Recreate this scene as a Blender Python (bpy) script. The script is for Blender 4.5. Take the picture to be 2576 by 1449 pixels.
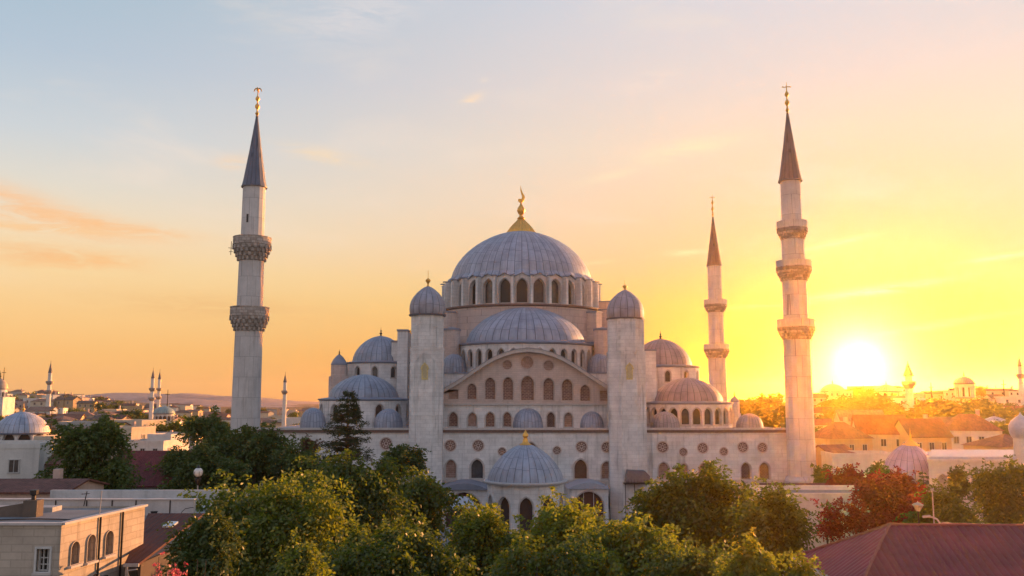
import bpy, bmesh, math, random
import numpy as np
from mathutils import Vector, Matrix
from mathutils.geometry import tessellate_polygon

for _o in list(bpy.data.objects):
    bpy.data.objects.remove(_o, do_unlink=True)
SC = bpy.context.scene
COL = SC.collection
R = math.radians

# ------------------------------------------------------------------ camera
FPX, CXP, CYP = 2200.0, 1288.0, 724.5       # focal length and centre in the photo's 2576 px frame
PITCH = math.atan(275.5 / FPX)
HCAM = 18.0
cam_data = bpy.data.cameras.new("camera")
cam_data.sensor_width = 36.0
cam_data.lens = 36.0 * FPX / 2576.0
cam_data.clip_start = 0.5
cam_data.clip_end = 12000.0
cam = bpy.data.objects.new("camera", cam_data)
cam.location = (0, 0, HCAM)
cam.rotation_euler = (R(90) + PITCH, 0, 0)
COL.objects.link(cam)
SC.camera = cam

# ------------------------------------------------------------------ light
SUN_AZ, SUN_EL = 46.0, 6.0        # the light on walls, minarets and crowns comes from here
GLOW_AZ, GLOW_EL = 21.6, 1.9      # the bright heart of the sunset sky
def dirv(az, el):
    az, el = R(az), R(el)
    return Vector((math.sin(az) * math.cos(el), math.cos(az) * math.cos(el), math.sin(el)))
sun_data = bpy.data.lights.new("sun", 'SUN')
sun_data.energy = 5.0
sun_data.angle = R(0.6)
sun_data.color = (1.0, 0.45, 0.17)
sun = bpy.data.objects.new("sun", sun_data)
sun.location = (60, 60, 90)
sun.rotation_euler = (-dirv(SUN_AZ, SUN_EL)).to_track_quat('-Z', 'Y').to_euler()
COL.objects.link(sun)

SC.view_settings.view_transform = 'Standard'
SC.view_settings.look = 'None'
SC.view_settings.gamma = 1.0
SC.view_settings.exposure = 1.0
SC.render.engine = 'CYCLES'
SC.cycles.use_denoising = True
SC.cycles.max_bounces = 6
SC.cycles.diffuse_bounces = 3
SC.cycles.glossy_bounces = 2
SC.cycles.transmission_bounces = 3
SC.cycles.transparent_max_bounces = 8
SC.cycles.volume_bounces = 0
SC.cycles.sample_clamp_indirect = 4.0

def lin(c):
    return tuple(((v / 255.0) / 12.92 if v / 255.0 <= 0.04045 else ((v / 255.0 + 0.055) / 1.055) ** 2.4) for v in c)

class NG:
    """small helper that wires shader nodes"""
    def __init__(s, tree):
        s.t = tree; s.n = tree.nodes; s.l = tree.links
    def new(s, typ, **kw):
        n = s.n.new(typ)
        for k, v in kw.items():
            setattr(n, k, v)
        return n
    def put(s, sock, v):
        if isinstance(v, bpy.types.NodeSocket):
            s.l.new(v, sock)
        elif v is not None:
            if hasattr(sock.default_value, '__len__') and not hasattr(v, '__len__'):
                v = (v,) * len(sock.default_value)
            if hasattr(v, '__len__') and len(sock.default_value) == 4 and len(v) == 3:
                v = tuple(v) + (1.0,)
            sock.default_value = v
    def m(s, op, a, b=None, c=None, clamp=False):
        n = s.n.new('ShaderNodeMath'); n.operation = op; n.use_clamp = clamp
        s.put(n.inputs[0], a); s.put(n.inputs[1], b); s.put(n.inputs[2], c)
        return n.outputs[0]
    def vm(s, op, a, b=None, scale=None):
        n = s.n.new('ShaderNodeVectorMath'); n.operation = op
        s.put(n.inputs[0], a)
        if b is not None: s.put(n.inputs[1], b)
        if scale is not None: s.put(n.inputs[3], scale)
        return n.outputs[1] if op in ('DOT_PRODUCT', 'LENGTH') else n.outputs[0]
    def mix(s, f, a, b, blend='MIX'):
        n = s.n.new('ShaderNodeMix'); n.data_type = 'RGBA'; n.blend_type = blend
        s.put(n.inputs[0], f); s.put(n.inputs[6], a); s.put(n.inputs[7], b)
        return n.outputs[2]
    def ramp(s, f, stops, interp='LINEAR'):
        n = s.n.new('ShaderNodeValToRGB'); cr = n.color_ramp; cr.interpolation = interp
        while len(cr.elements) > 1: cr.elements.remove(cr.elements[-1])
        for i, (p, c) in enumerate(stops):
            e = cr.elements[0] if i == 0 else cr.elements.new(p)
            e.position = p; e.color = tuple(c) + (1.0,) if len(c) == 3 else c
        s.put(n.inputs[0], f)
        return n.outputs[0]
    def rng(s, v, a, b, c=0.0, d=1.0, smooth=True):
        n = s.n.new('ShaderNodeMapRange'); n.interpolation_type = 'SMOOTHSTEP' if smooth else 'LINEAR'
        s.put(n.inputs[0], v); s.put(n.inputs[1], a); s.put(n.inputs[2], b); s.put(n.inputs[3], c); s.put(n.inputs[4], d)
        return n.outputs[0]
    def noise(s, vec, scale, detail=4.0, rough=0.55, dist=0.0):
        n = s.n.new('ShaderNodeTexNoise'); n.inputs['Scale'].default_value = scale
        n.inputs['Detail'].default_value = detail; n.inputs['Roughness'].default_value = rough
        n.inputs['Distortion'].default_value = dist
        if vec is not None: s.put(n.inputs['Vector'], vec)
        return n.outputs[0]
    def xyz(s, x, y, z):
        n = s.n.new('ShaderNodeCombineXYZ'); s.put(n.inputs[0], x); s.put(n.inputs[1], y); s.put(n.inputs[2], z)
        return n.outputs[0]
    def sep(s, v):
        n = s.n.new('ShaderNodeSeparateXYZ'); s.put(n.inputs[0], v)
        return n.outputs

# ------------------------------------------------------------------ sky
def build_world():
    w = bpy.data.worlds.new("World"); SC.world = w; w.use_nodes = True
    g = NG(w.node_tree); g.n.clear()
    out = g.new('ShaderNodeOutputWorld'); bg = g.new('ShaderNodeBackground')
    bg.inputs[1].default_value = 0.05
    w.cycles.sampling_method = 'MANUAL'; w.cycles.sample_map_resolution = 2048
    g.l.new(bg.outputs[0], out.inputs[0])
    d = g.new('ShaderNodeTexCoord').outputs['Generated']
    x, y, z = g.sep(d)
    el = g.m('MULTIPLY', g.m('ARCSINE', z), 180 / math.pi)
    az = g.m('MULTIPLY', g.m('ARCTAN2', x, y), 180 / math.pi)
    sdir = dirv(GLOW_AZ, GLOW_EL)
    s = g.m('MULTIPLY', g.m('ARCCOSINE', g.m('MINIMUM', g.vm('DOT_PRODUCT', d, tuple(sdir)), 0.9999999)), 180 / math.pi)
    daz = g.m('ABSOLUTE', g.m('SUBTRACT', az, GLOW_AZ))
    daz = g.m('MINIMUM', daz, g.m('SUBTRACT', 360.0, daz))
    t = g.m('DIVIDE', el, 90.0, clamp=True)
    E = lambda e: max(0.0, min(1.0, e / 90.0))
    away = g.ramp(t, [(E(0), lin((252, 188, 120))), (E(2.6), lin((255, 196, 122))), (E(5), lin((255, 208, 142))), (E(7.8), lin((253, 221, 168))),
                      (E(10), lin((247, 226, 193))), (E(12.5), lin((229, 223, 210))), (E(15.5), lin((208, 215, 220))), (E(20), lin((184, 201, 217))),
                      (E(25), lin((168, 193, 210))), (E(45), lin((122, 160, 200))), (E(90), lin((96, 136, 190)))])
    near = g.ramp(t, [(E(0), lin((215, 132, 52))), (E(3), lin((226, 166, 82))), (E(6), lin((238, 194, 110))), (E(9), lin((243, 202, 152))), (E(12.5), lin((249, 215, 178))),
                      (E(16), lin((250, 224, 196))), (E(20), lin((240, 222, 212))), (E(25), lin((226, 220, 224))), (E(45), lin((160, 180, 210))), (E(90), lin((96, 136, 190)))])
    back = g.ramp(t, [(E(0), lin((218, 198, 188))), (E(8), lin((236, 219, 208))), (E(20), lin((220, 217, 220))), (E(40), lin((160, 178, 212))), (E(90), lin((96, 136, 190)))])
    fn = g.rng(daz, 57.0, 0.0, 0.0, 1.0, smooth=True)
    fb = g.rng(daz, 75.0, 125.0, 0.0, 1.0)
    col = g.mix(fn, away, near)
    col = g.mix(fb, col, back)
    # thin high veil: broad soft mottling
    pn = g.xyz(g.m('MULTIPLY', az, 0.05), g.m('MULTIPLY', el, 0.16), 0.0)
    veil = g.noise(pn, 1.5, 5.0, 0.55, 0.4)
    veil = g.m('MULTIPLY', g.rng(veil, 0.50, 0.78), g.rng(el, 4.0, 14.0))
    col = g.mix(g.m('MULTIPLY', veil, 0.5), col, lin((250, 230, 212)))
    # cloud wisps: centre azimuth, elevation, half width, half height, tilt, colour, strength
    def px(xp, yp):
        u = (xp - CXP) / FPX; v = -(yp - CYP) / FPX
        yy = math.cos(PITCH) - v * math.sin(PITCH); zz = math.sin(PITCH) + v * math.cos(PITCH)
        return math.degrees(math.atan2(u, yy)), math.degrees(math.atan2(zz, math.hypot(u, yy)))
    W = [((20, 500), 3.2, 0.9, -14, (254, 206, 162), 1.0), ((130, 545), 5.4, 0.85, -9, (254, 204, 156), 1.0), ((280, 568), 5.0, 0.42, -4, (255, 202, 148), 1.0), ((90, 572), 6.0, 0.30, 0, (255, 208, 154), 0.95),
         ((120, 640), 4.8, 0.75, -3, (252, 200, 144), 0.95), ((230, 655), 3.0, 0.40, 3, (255, 200, 138), 0.95), ((80, 665), 5.0, 0.25, 0, (255, 208, 150), 0.7), ((560, 770), 8.0, 0.9, -2, (238, 186, 124), 0.45),
         ((1187, 248), 0.9, 0.3, 22, (255, 226, 196), 0.85), ((1219, 200), 0.35, 0.18, 0, (255, 230, 205), 0.5), ((820, 390), 2.8, 0.5, -8, (255, 224, 184), 0.7),
         ((590, 405), 1.3, 0.5, 10, (255, 218, 180), 0.6), ((1730, 372), 3.4, 0.55, 8, (255, 238, 196), 0.75), ((1640, 200), 2.6, 0.7, 10, (246, 226, 212), 0.6), ((1540, 440), 2.4, 0.3, 12, (255, 236, 196), 0.4),
         ((2200, 730), 4.6, 0.30, 6, (255, 255, 190), 0.9), ((2350, 818), 4.4, 0.24, 8, (255, 250, 150), 0.7), ((2520, 645), 1.9, 0.16, 5, (255, 240, 190), 0.8),
         ((2110, 610), 3.2, 0.18, 10, (255, 250, 190), 0.6), ((1735, 635), 1.5, 0.22, 0, (255, 246, 200), 0.5), ((1900, 770), 2.6, 0.16, 3, (255, 246, 160), 0.6),
         ((2490, 822), 2.4, 0.6, 4, (250, 206, 100), 0.6), ((2560, 210), 5.0, 1.8, 30, (255, 222, 204), 0.5), ((900, 30), 5.0, 1.5, 15, (236, 226, 224), 0.5), ((1500, 660), 1.2, 0.15, 4, (255, 222, 170), 0.5)]
    pw = g.xyz(g.m('MULTIPLY', az, 0.22), g.m('MULTIPLY', el, 1.1), 3.7)
    wn = g.noise(pw, 1.3, 6.0, 0.62, 0.7)
    fine = g.noise(g.xyz(g.m('MULTIPLY', az, 0.55), g.m('MULTIPLY', el, 3.4), 9.1), 1.3, 6.0, 0.66, 0.9)
    wn2 = g.m('MULTIPLY', g.rng(wn, 0.32, 0.56, 0.10, 1.0), g.rng(fine, 0.30, 0.62, 0.62, 1.1))
    for (pt, wa, we, tilt, c, st) in W:
        a0, e0 = px(*pt)
        ca, sa = math.cos(R(tilt)), math.sin(R(tilt))
        da = g.m('SUBTRACT', az, a0); de = g.m('SUBTRACT', el, e0)
        p = g.m('DIVIDE', g.m('ADD', g.m('MULTIPLY', da, ca), g.m('MULTIPLY', de, sa)), wa)
        q = g.m('DIVIDE', g.m('SUBTRACT', g.m('MULTIPLY', de, ca), g.m('MULTIPLY', da, sa)), we)
        q = g.m('ADD', q, g.m('MULTIPLY', g.m('SUBTRACT', wn, 0.5), 1.6))
        r2 = g.m('ADD', g.m('MULTIPLY', p, p), g.m('MULTIPLY', q, q))
        f = g.m('MULTIPLY', g.m('MULTIPLY', g.m('POWER', 2.718, g.m('MULTIPLY', r2, -1.3)), wn2), st)
        col = g.mix(f, col, lin(c))
    # the sun's heart and its halo
    def halo(sig, amp, c):
        f = g.m('MULTIPLY', g.m('POWER', 2.718, g.m('MULTIPLY', g.m('POWER', g.m('DIVIDE', s, sig), 2.0), -1.0)), amp)
        return g.vm('SCALE', c, scale=f)
    col = g.vm('ADD', col, halo(4.2, 0.40, (0.6, 0.75, 0.42)))
    col = g.vm('ADD', col, halo(2.3, 0.8, (0.8, 0.9, 0.85)))
    col = g.vm('ADD', col, halo(1.1, 1.5, (0.8, 0.9, 0.9)))
    col = g.vm('ADD', col, halo(0.36, 98000.0, (1.0, 0.26, 0.008)))
    # physical sky under it
    sk = g.new('ShaderNodeTexSky'); sk.sky_type = 'NISHITA'; sk.sun_disc = False
    sk.sun_elevation = R(SUN_EL); sk.sun_rotation = R(SUN_AZ); sk.altitude = 60; sk.dust_density = 2.0
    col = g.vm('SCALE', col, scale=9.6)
    col = g.vm('ADD', col, g.vm('SCALE', sk.outputs[0], scale=0.04))
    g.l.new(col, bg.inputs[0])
build_world()

# ------------------------------------------------------------------ pixel <-> place (only used to read real positions off the photo)
def P(px, py, Y):
    u = (px - CXP) / FPX; v = -(py - CYP) / FPX
    yy = math.cos(PITCH) - v * math.sin(PITCH); zz = math.sin(PITCH) + v * math.cos(PITCH)
    return Vector((u * Y / yy, Y, HCAM + Y * zz / yy))
def PX(px, py, Y): return P(px, py, Y).x
def PZ(py, Y): return P(CXP, py, Y).z
def PW(dpx, py, Y): return P(CXP + dpx, py, Y).x

# ------------------------------------------------------------------ objects
WL = {}
def put_props(o, label=None, cat=None, group=None, kind=None):
    if label: o['label'] = label
    if cat: o['category'] = cat
    if group: o['group'] = group
    if kind: o['kind'] = kind
    return o
def thing(name, label, cat, loc, group=None):
    o = bpy.data.objects.new(name, None); o.empty_display_size = 0.3
    COL.objects.link(o); o.location = loc; WL[o.name] = Vector(loc)
    return put_props(o, label, cat, group)

class MB:
    """collects geometry for ONE mesh object"""
    def __init__(s): s.v = []; s.f = []; s.mi = []; s.cur = 0
    def mat(s, i): s.cur = i; return s
    def add(s, vs, fs):
        o = len(s.v); s.v.extend([tuple(q) for q in vs])
        for f in fs: s.f.append([i + o for i in f]); s.mi.append(s.cur)
    def box(s, x0, x1, y0, y1, z0, z1):
        s.add([(x0, y0, z0), (x1, y0, z0), (x1, y1, z0), (x0, y1, z0), (x0, y0, z1), (x1, y0, z1), (x1, y1, z1), (x0, y1, z1)],
              [(3, 2, 1, 0), (4, 5, 6, 7), (0, 1, 5, 4), (1, 2, 6, 5), (2, 3, 7, 6), (3, 0, 4, 7)])
        return s
    def obox(s, c, U, V, T, hu, hv, ht):
        """box about c with half sizes along unit axes"""
        c, U, V, T = Vector(c), Vector(U), Vector(V), Vector(T)
        vs = [c + U * (a * hu) + V * (b * hv) + T * (d * ht) for d in (-1, 1) for a, b in ((-1, -1), (1, -1), (1, 1), (-1, 1))]
        s.add(vs, [(3, 2, 1, 0), (4, 5, 6, 7), (0, 1, 5, 4), (1, 2, 6, 5), (2, 3, 7, 6), (3, 0, 4, 7)]); return s
    def frame(s, x0, x1, y0, y1, t, z0, z1):
        o = [(x0, y0), (x1, y0), (x1, y1), (x0, y1)]; i_ = [(x0 + t, y0 + t), (x1 - t, y0 + t), (x1 - t, y1 - t), (x0 + t, y1 - t)]
        vs = [(p[0], p[1], z) for z in (z0, z1) for p in o + i_]; fs = []
        for a in range(4):
            b = (a + 1) % 4; fs += [(a, b, 8 + b, 8 + a), (4 + b, 4 + a, 12 + a, 12 + b), (8 + a, 8 + b, 12 + b, 12 + a)]
        s.add(vs, fs); return s
    def prism(s, poly, z0, z1):
        n = len(poly)
        s.add([(p[0], p[1], z0) for p in poly] + [(p[0], p[1], z1) for p in poly],
              [list(range(n - 1, -1, -1)), list(range(n, 2 * n))] + [(i, (i + 1) % n, n + (i + 1) % n, n + i) for i in range(n)]); return s
    def extrude(s, poly, D):
        """closed 3D polygon swept along D"""
        n = len(poly); D = Vector(D); poly = [Vector(p) for p in poly]
        s.add(poly + [p + D for p in poly], [list(range(n)), list(range(2 * n - 1, n - 1, -1))] + [((i + 1) % n, i, n + i, n + (i + 1) % n) for i in range(n)]); return s
    def lathe(s, cx, cy, prof, n=32, a0=0.0, a1=2 * math.pi, mod=None):
        full = abs(a1 - a0 - 2 * math.pi) < 1e-6
        m = n if full else n + 1
        rows = []; vs = []
        for (r, z) in prof:
            if r < 1e-5: rows.append([len(vs)] * m); vs.append((cx, cy, z)); continue
            row = []
            for i in range(m):
                a = a0 + (a1 - a0) * i / n
                rr = r * (mod(a, z) if mod else 1.0)
                row.append(len(vs)); vs.append((cx + rr * math.cos(a), cy + rr * math.sin(a), z))
            rows.append(row)
        fs = []
        for k in range(len(rows) - 1):
            A, B = rows[k], rows[k + 1]
            for i in range(n):
                j = (i + 1) % m
                q = [A[i], A[j], B[j], B[i]]
                q2 = []
                for t in q:
                    if t not in q2: q2.append(t)
                if len(q2) > 2: fs.append(q2)
        s.add(vs, fs); return s
    def tube(s, pts, rad, n=8):
        pts = [Vector(p) for p in pts]; rad = rad if hasattr(rad, '__len__') else [rad] * len(pts)
        rings = []; vs = []
        for i, p in enumerate(pts):
            d = (pts[min(i + 1, len(pts) - 1)] - pts[max(i - 1, 0)]).normalized()
            a = d.orthogonal().normalized() if abs(d.z) > 0.99 else d.cross(Vector((0, 0, 1))).normalized()
            b = d.cross(a)
            rings.append(len(vs))
            for k in range(n):
                t = 2 * math.pi * k / n
                vs.append(p + (a * math.cos(t) + b * math.sin(t)) * rad[i])
        fs = []
        for i in range(len(pts) - 1):
            for k in range(n):
                fs.append((rings[i] + k, rings[i] + (k + 1) % n, rings[i + 1] + (k + 1) % n, rings[i + 1] + k))
        fs.append([rings[0] + k for k in range(n)][::-1]); fs.append([rings[-1] + k for k in range(n)])
        s.add(vs, fs); return s
    def sphere(s, c, r, n=16, sz=1.0):
        k = max(4, n // 2)
        s.lathe(c[0], c[1], [(r * math.sin(math.pi * i / k) if 0 < i < k else 0.0, c[2] - r * sz * math.cos(math.pi * i / k)) for i in range(k + 1)], n); return s
    def wall(s, O, U, N, outer, holes=(), reveal=0.4, thick=0.0):
        """flat wall with real openings: 2D outlines (u, v) on the plane through O; N points outwards"""
        O, U, N = Vector(O), Vector(U).normalized(), Vector(N).normalized()
        def at(p, d=0.0): return O + U * p[0] + Vector((0, 0, p[1])) - N * d
        loops = [outer] + list(holes)
        tris = tessellate_polygon([[Vector((p[0], p[1], 0)) for p in L] for L in loops])
        flat = [p for L in loops for p in L]
        vs = [at(p) for p in flat]; fs = []
        for t in tris:
            a, b, c = (vs[i] for i in t)
            fs.append(tuple(t) if (b - a).cross(c - a).dot(N) > 0 else tuple(reversed(t)))
        s.add(vs, fs)
        for H in holes:
            n = len(H); s.add([at(p) for p in H] + [at(p, reveal) for p in H], [(i, (i + 1) % n, n + (i + 1) % n, n + i) for i in range(n)])
        if thick:
            n = len(outer); s.add([at(p) for p in outer] + [at(p, thick) for p in outer], [((i + 1) % n, i, n + i, n + (i + 1) % n) for i in range(n)] + [list(range(n, 2 * n))])
        return s
    def plate(s, O, U, N, poly, d0, d1):
        """solid plate on a plane from depth d0 (front) to d1 (back); depth is measured against N"""
        O, U, N = Vector(O), Vector(U).normalized(), Vector(N).normalized()
        s.extrude([O + U * p[0] + Vector((0, 0, p[1])) - N * d0 for p in poly], -N * (d1 - d0)); return s
    def ring(s, O, U, N, outer, inner, d0, d1):
        O, U, N = Vector(O), Vector(U).normalized(), Vector(N).normalized()
        n = len(outer)
        A = [O + U * p[0] + Vector((0, 0, p[1])) - N * d0 for p in outer]; B = [O + U * p[0] + Vector((0, 0, p[1])) - N * d0 for p in inner]
        C = [p - N * (d1 - d0) for p in A]; D = [p - N * (d1 - d0) for p in B]
        fs = []
        for i in range(n):
            j = (i + 1) % n
            fs += [(i, j, n + j, n + i), (j, i, 2 * n + i, 2 * n + j), (n + i, n + j, 3 * n + j, 3 * n + i)]
        s.add(A + B + C + D, fs); return s
    def build(s, name, mats, parent=None, origin=None, smooth=None, label=None, link=True):
        """vertices are given in world space; the object's origin is put at `origin`"""
        pw = WL[parent.name] if parent is not None else Vector((0, 0, 0))
        o3 = Vector(origin) if origin is not None else pw
        me = bpy.data.meshes.new(name)
        me.from_pydata([(v[0] - o3.x, v[1] - o3.y, v[2] - o3.z) for v in s.v], [], s.f)
        mats = mats if isinstance(mats, (list, tuple)) else [mats]
        for m in mats: me.materials.append(m)
        if len(mats) > 1: me.polygons.foreach_set('material_index', s.mi)
        if smooth:
            me.polygons.foreach_set('use_smooth', [True] * len(me.polygons))
            me.set_sharp_from_angle(angle=R(smooth))
        me.update()
        ob = bpy.data.objects.new(name, me); COL.objects.link(ob)
        ob.location = o3 - pw
        if parent is not None: ob.parent = parent
        WL[ob.name] = o3
        if label: ob['label'] = label
        return ob

def arch(uc, v0, w, h, pt=0.15, n=7):
    r = w * (0.5 + pt); rise = math.sqrt(max(1e-6, r * r - (r - w / 2) ** 2)); vs = v0 + h - rise
    pts = [(uc - w / 2, v0), (uc + w / 2, v0)]
    c = uc + w / 2 - r; amax = math.atan2(rise, uc - c)
    for i in range(n + 1):
        a = amax * i / n; pts.append((c + r * math.cos(a), vs + r * math.sin(a)))
    c2 = uc - w / 2 + r
    for i in range(n - 1, -1, -1):
        a = amax * i / n; pts.append((c2 - r * math.cos(a), vs + r * math.sin(a)))
    return pts
def disc(uc, vc, r, n=20):
    return [(uc + r * math.cos(2 * math.pi * i / n), vc + r * math.sin(2 * math.pi * i / n)) for i in range(n)]
def rect(u0, u1, v0, v1): return [(u0, v0), (u1, v0), (u1, v1), (u0, v1)]

# ------------------------------------------------------------------ materials
MATS = {}
def material(key, fn):
    if key not in MATS:
        m = bpy.data.materials.new(key); m.use_nodes = True
        g = NG(m.node_tree); g.n.clear()
        out = g.new('ShaderNodeOutputMaterial')
        fn(g, out)
        MATS[key] = m
    return MATS[key]
def principled(g, out, col, rough=0.8, metal=0.0, bump=None, bstr=0.3, bdist=0.05, spec=0.4):
    p = g.new('ShaderNodeBsdfPrincipled')
    g.put(p.inputs['Base Color'], col); g.put(p.inputs['Roughness'], rough); g.put(p.inputs['Metallic'], metal)
    p.inputs['Specular IOR Level'].default_value = spec
    if bump is not None:
        b = g.new('ShaderNodeBump'); b.inputs['Strength'].default_value = bstr; b.inputs['Distance'].default_value = bdist
        g.put(b.inputs['Height'], bump); g.l.new(b.outputs[0], p.inputs['Normal'])
    g.l.new(p.outputs[0], out.inputs[0])
    return p
def wpos(g): return g.new('ShaderNodeNewGeometry').outputs['Position']
def opos(g): return g.new('ShaderNodeTexCoord').outputs['Object']

def stone(key, base, bw=1.3, bh=0.55, contrast=0.12, stain=0.25, joint=0.10):
    def fn(g, out):
        p = opos(g); x, y, z = g.sep(p)
        uv = g.xyz(g.m('ADD', x, g.m('MULTIPLY', y, 0.83)), z, 0.0)
        b = g.new('ShaderNodeTexBrick'); b.inputs['Scale'].default_value = 1.0
        b.inputs['Brick Width'].default_value = bw; b.inputs['Row Height'].default_value = bh
        b.inputs['Mortar Size'].default_value = 0.03; b.inputs['Mortar Smooth'].default_value = 0.3
        c1 = tuple(v * (1 + contrast) for v in base); c2 = tuple(v * (1 - contrast) for v in base); c3 = tuple(v * (1 - joint * 2.6) for v in base)
        g.put(b.inputs['Color1'], c1); g.put(b.inputs['Color2'], c2); g.put(b.inputs['Mortar'], c3)
        g.put(b.inputs['Vector'], uv)
        n1 = g.noise(p, 0.35, 5, 0.6); n2 = g.noise(g.xyz(g.m('MULTIPLY', x, 1.6), g.m('MULTIPLY', y, 1.6), g.m('MULTIPLY', z, 0.16)), 1.0, 5, 0.6)
        n3 = g.noise(p, 5.0, 4, 0.6)
        k = g.m('MULTIPLY', g.rng(n1, 0.25, 0.75, 1.0 - stain * 0.5, 1.08), g.rng(n2, 0.52, 0.80, 1.0, 1.0 - stain))
        k = g.m('MULTIPLY', k, g.rng(n3, 0.2, 0.8, 0.94, 1.05))
        col = g.vm('SCALE', b.outputs[0], scale=k)
        h = g.m('ADD', g.m('MULTIPLY', b.outputs[1], -0.6), g.m('MULTIPLY', n3, 0.4))
        principled(g, out, col, 0.9, bump=h, bstr=0.25, bdist=0.04, spec=0.2)
    return material(key, fn)
def plaster(key, base, stain=0.2, rough=0.9):
    def fn(g, out):
        p = wpos(g); x, y, z = g.sep(p)
        n1 = g.noise(p, 0.6, 5, 0.6); n2 = g.noise(g.xyz(g.m('MULTIPLY', x, 2.0), g.m('MULTIPLY', y, 2.0), g.m('MULTIPLY', z, 0.25)), 1.0, 5, 0.6)
        n3 = g.noise(p, 9.0, 4, 0.6)
        k = g.m('MULTIPLY', g.m('MULTIPLY', g.rng(n1, 0.25, 0.75, 1.0 - stain * 0.6, 1.08), g.rng(n2, 0.5, 0.82, 1.0, 1.0 - stain)), g.rng(n3, 0.2, 0.8, 0.93, 1.06))
        principled(g, out, g.vm('SCALE', tuple(base), scale=k), rough, bump=n3, bstr=0.15, bdist=0.03, spec=0.2)
    return material(key, fn)
def lead(key, base, ribs, rings=7, zc=0.0):
    """sheet lead on a dome; the object's origin is the dome's centre"""
    def fn(g, out):
        p = opos(g); x, y, z = g.sep(p)
        a = g.m('DIVIDE', g.m('ARCTAN2', y, x), 2 * math.pi)
        rr = g.m('SQRT', g.m('ADD', g.m('MULTIPLY', x, x), g.m('MULTIPLY', y, y)))
        e = g.m('DIVIDE', g.m('ARCTAN2', g.m('SUBTRACT', z, zc), rr), math.pi / 2)
        ca = g.m('MULTIPLY', a, ribs); fa = g.m('ABSOLUTE', g.m('SUBTRACT', g.m('FRACT', g.m('ADD', ca, 100.0)), 0.5))   # 0.5 on a seam
        cell = g.m('FLOOR', g.m('ADD', ca, 100.0))
        off = g.m('MULTIPLY', g.m('MODULO', cell, 3.0), 0.07)
        ce = g.m('ADD', g.m('MULTIPLY', e, rings), off); fe = g.m('ABSOLUTE', g.m('SUBTRACT', g.m('FRACT', g.m('ADD', ce, 50.0)), 0.5))
        sa = g.rng(fa, 0.445, 0.48); se = g.rng(fe, 0.47, 0.495)
        wn = g.new('ShaderNodeTexWhiteNoise'); wn.noise_dimensions = '2D'
        g.put(wn.inputs['Vector'], g.xyz(cell, g.m('FLOOR', g.m('ADD', ce, 50.0)), 0.0))
        n1 = g.noise(p, 0.7, 5, 0.6); n2 = g.noise(g.xyz(g.m('MULTIPLY', a, ribs * 1.5), g.m('MULTIPLY', e, 1.2), 0.0), 1.0, 4, 0.6)
        k = g.m('MULTIPLY', g.rng(wn.outputs[0], 0, 1, 0.91, 1.08, smooth=False), g.m('MULTIPLY', g.rng(n1, 0.25, 0.75, 0.80, 1.14), g.rng(n2, 0.35, 0.75, 1.08, 0.82)))
        k = g.m('MULTIPLY', k, g.m('SUBTRACT', 1.0, g.m('MAXIMUM', g.m('MULTIPLY', sa, 0.72), g.m('MULTIPLY', se, 0.40))))
        h = g.m('SUBTRACT', g.m('MULTIPLY', g.rng(fa, 0.40, 0.47), 1.0), g.m('MULTIPLY', sa, 0.6))
        principled(g, out, g.vm('SCALE', tuple(base), scale=k), g.rng(n1, 0.3, 0.7, 0.50, 0.68), 0.15, bump=h, bstr=0.5, bdist=0.08)
    return material(key, fn)
def plain(key, base, rough=0.7, metal=0.0, var=0.12, scale=3.0, spec=0.4):
    def fn(g, out):
        n = g.noise(wpos(g), scale, 5, 0.6)
        principled(g, out, g.vm('SCALE', tuple(base), scale=g.rng(n, 0.25, 0.75, 1 - var, 1 + var)), rough, metal, bump=n, bstr=0.1, bdist=0.02, spec=spec)
    return material(key, fn)
def brickwork(key, c1, c2, mortar, bw, bh):
    def fn(g, out):
        p = opos(g); x, y, z = g.sep(p)
        b = g.new('ShaderNodeTexBrick'); b.inputs['Scale'].default_value = 1.0
        b.inputs['Brick Width'].default_value = bw; b.inputs['Row Height'].default_value = bh
        b.inputs['Mortar Size'].default_value = bh * 0.14
        g.put(b.inputs['Color1'], c1); g.put(b.inputs['Color2'], c2); g.put(b.inputs['Mortar'], mortar)
        n = g.noise(p, 1.2, 4, 0.6)
        g.put(b.inputs['Vector'], g.xyz(g.m('ADD', x, g.m('MULTIPLY', n, 0.2)), g.m('ADD', z, g.m('MULTIPLY', n, 0.15)), 0.0))
        principled(g, out, g.vm('SCALE', b.outputs[0], scale=g.rng(n, 0.3, 0.7, 0.75, 1.15)), 0.9, bump=b.outputs[1], bstr=-0.5, bdist=0.05, spec=0.1)
    return material(key, fn)
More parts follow.
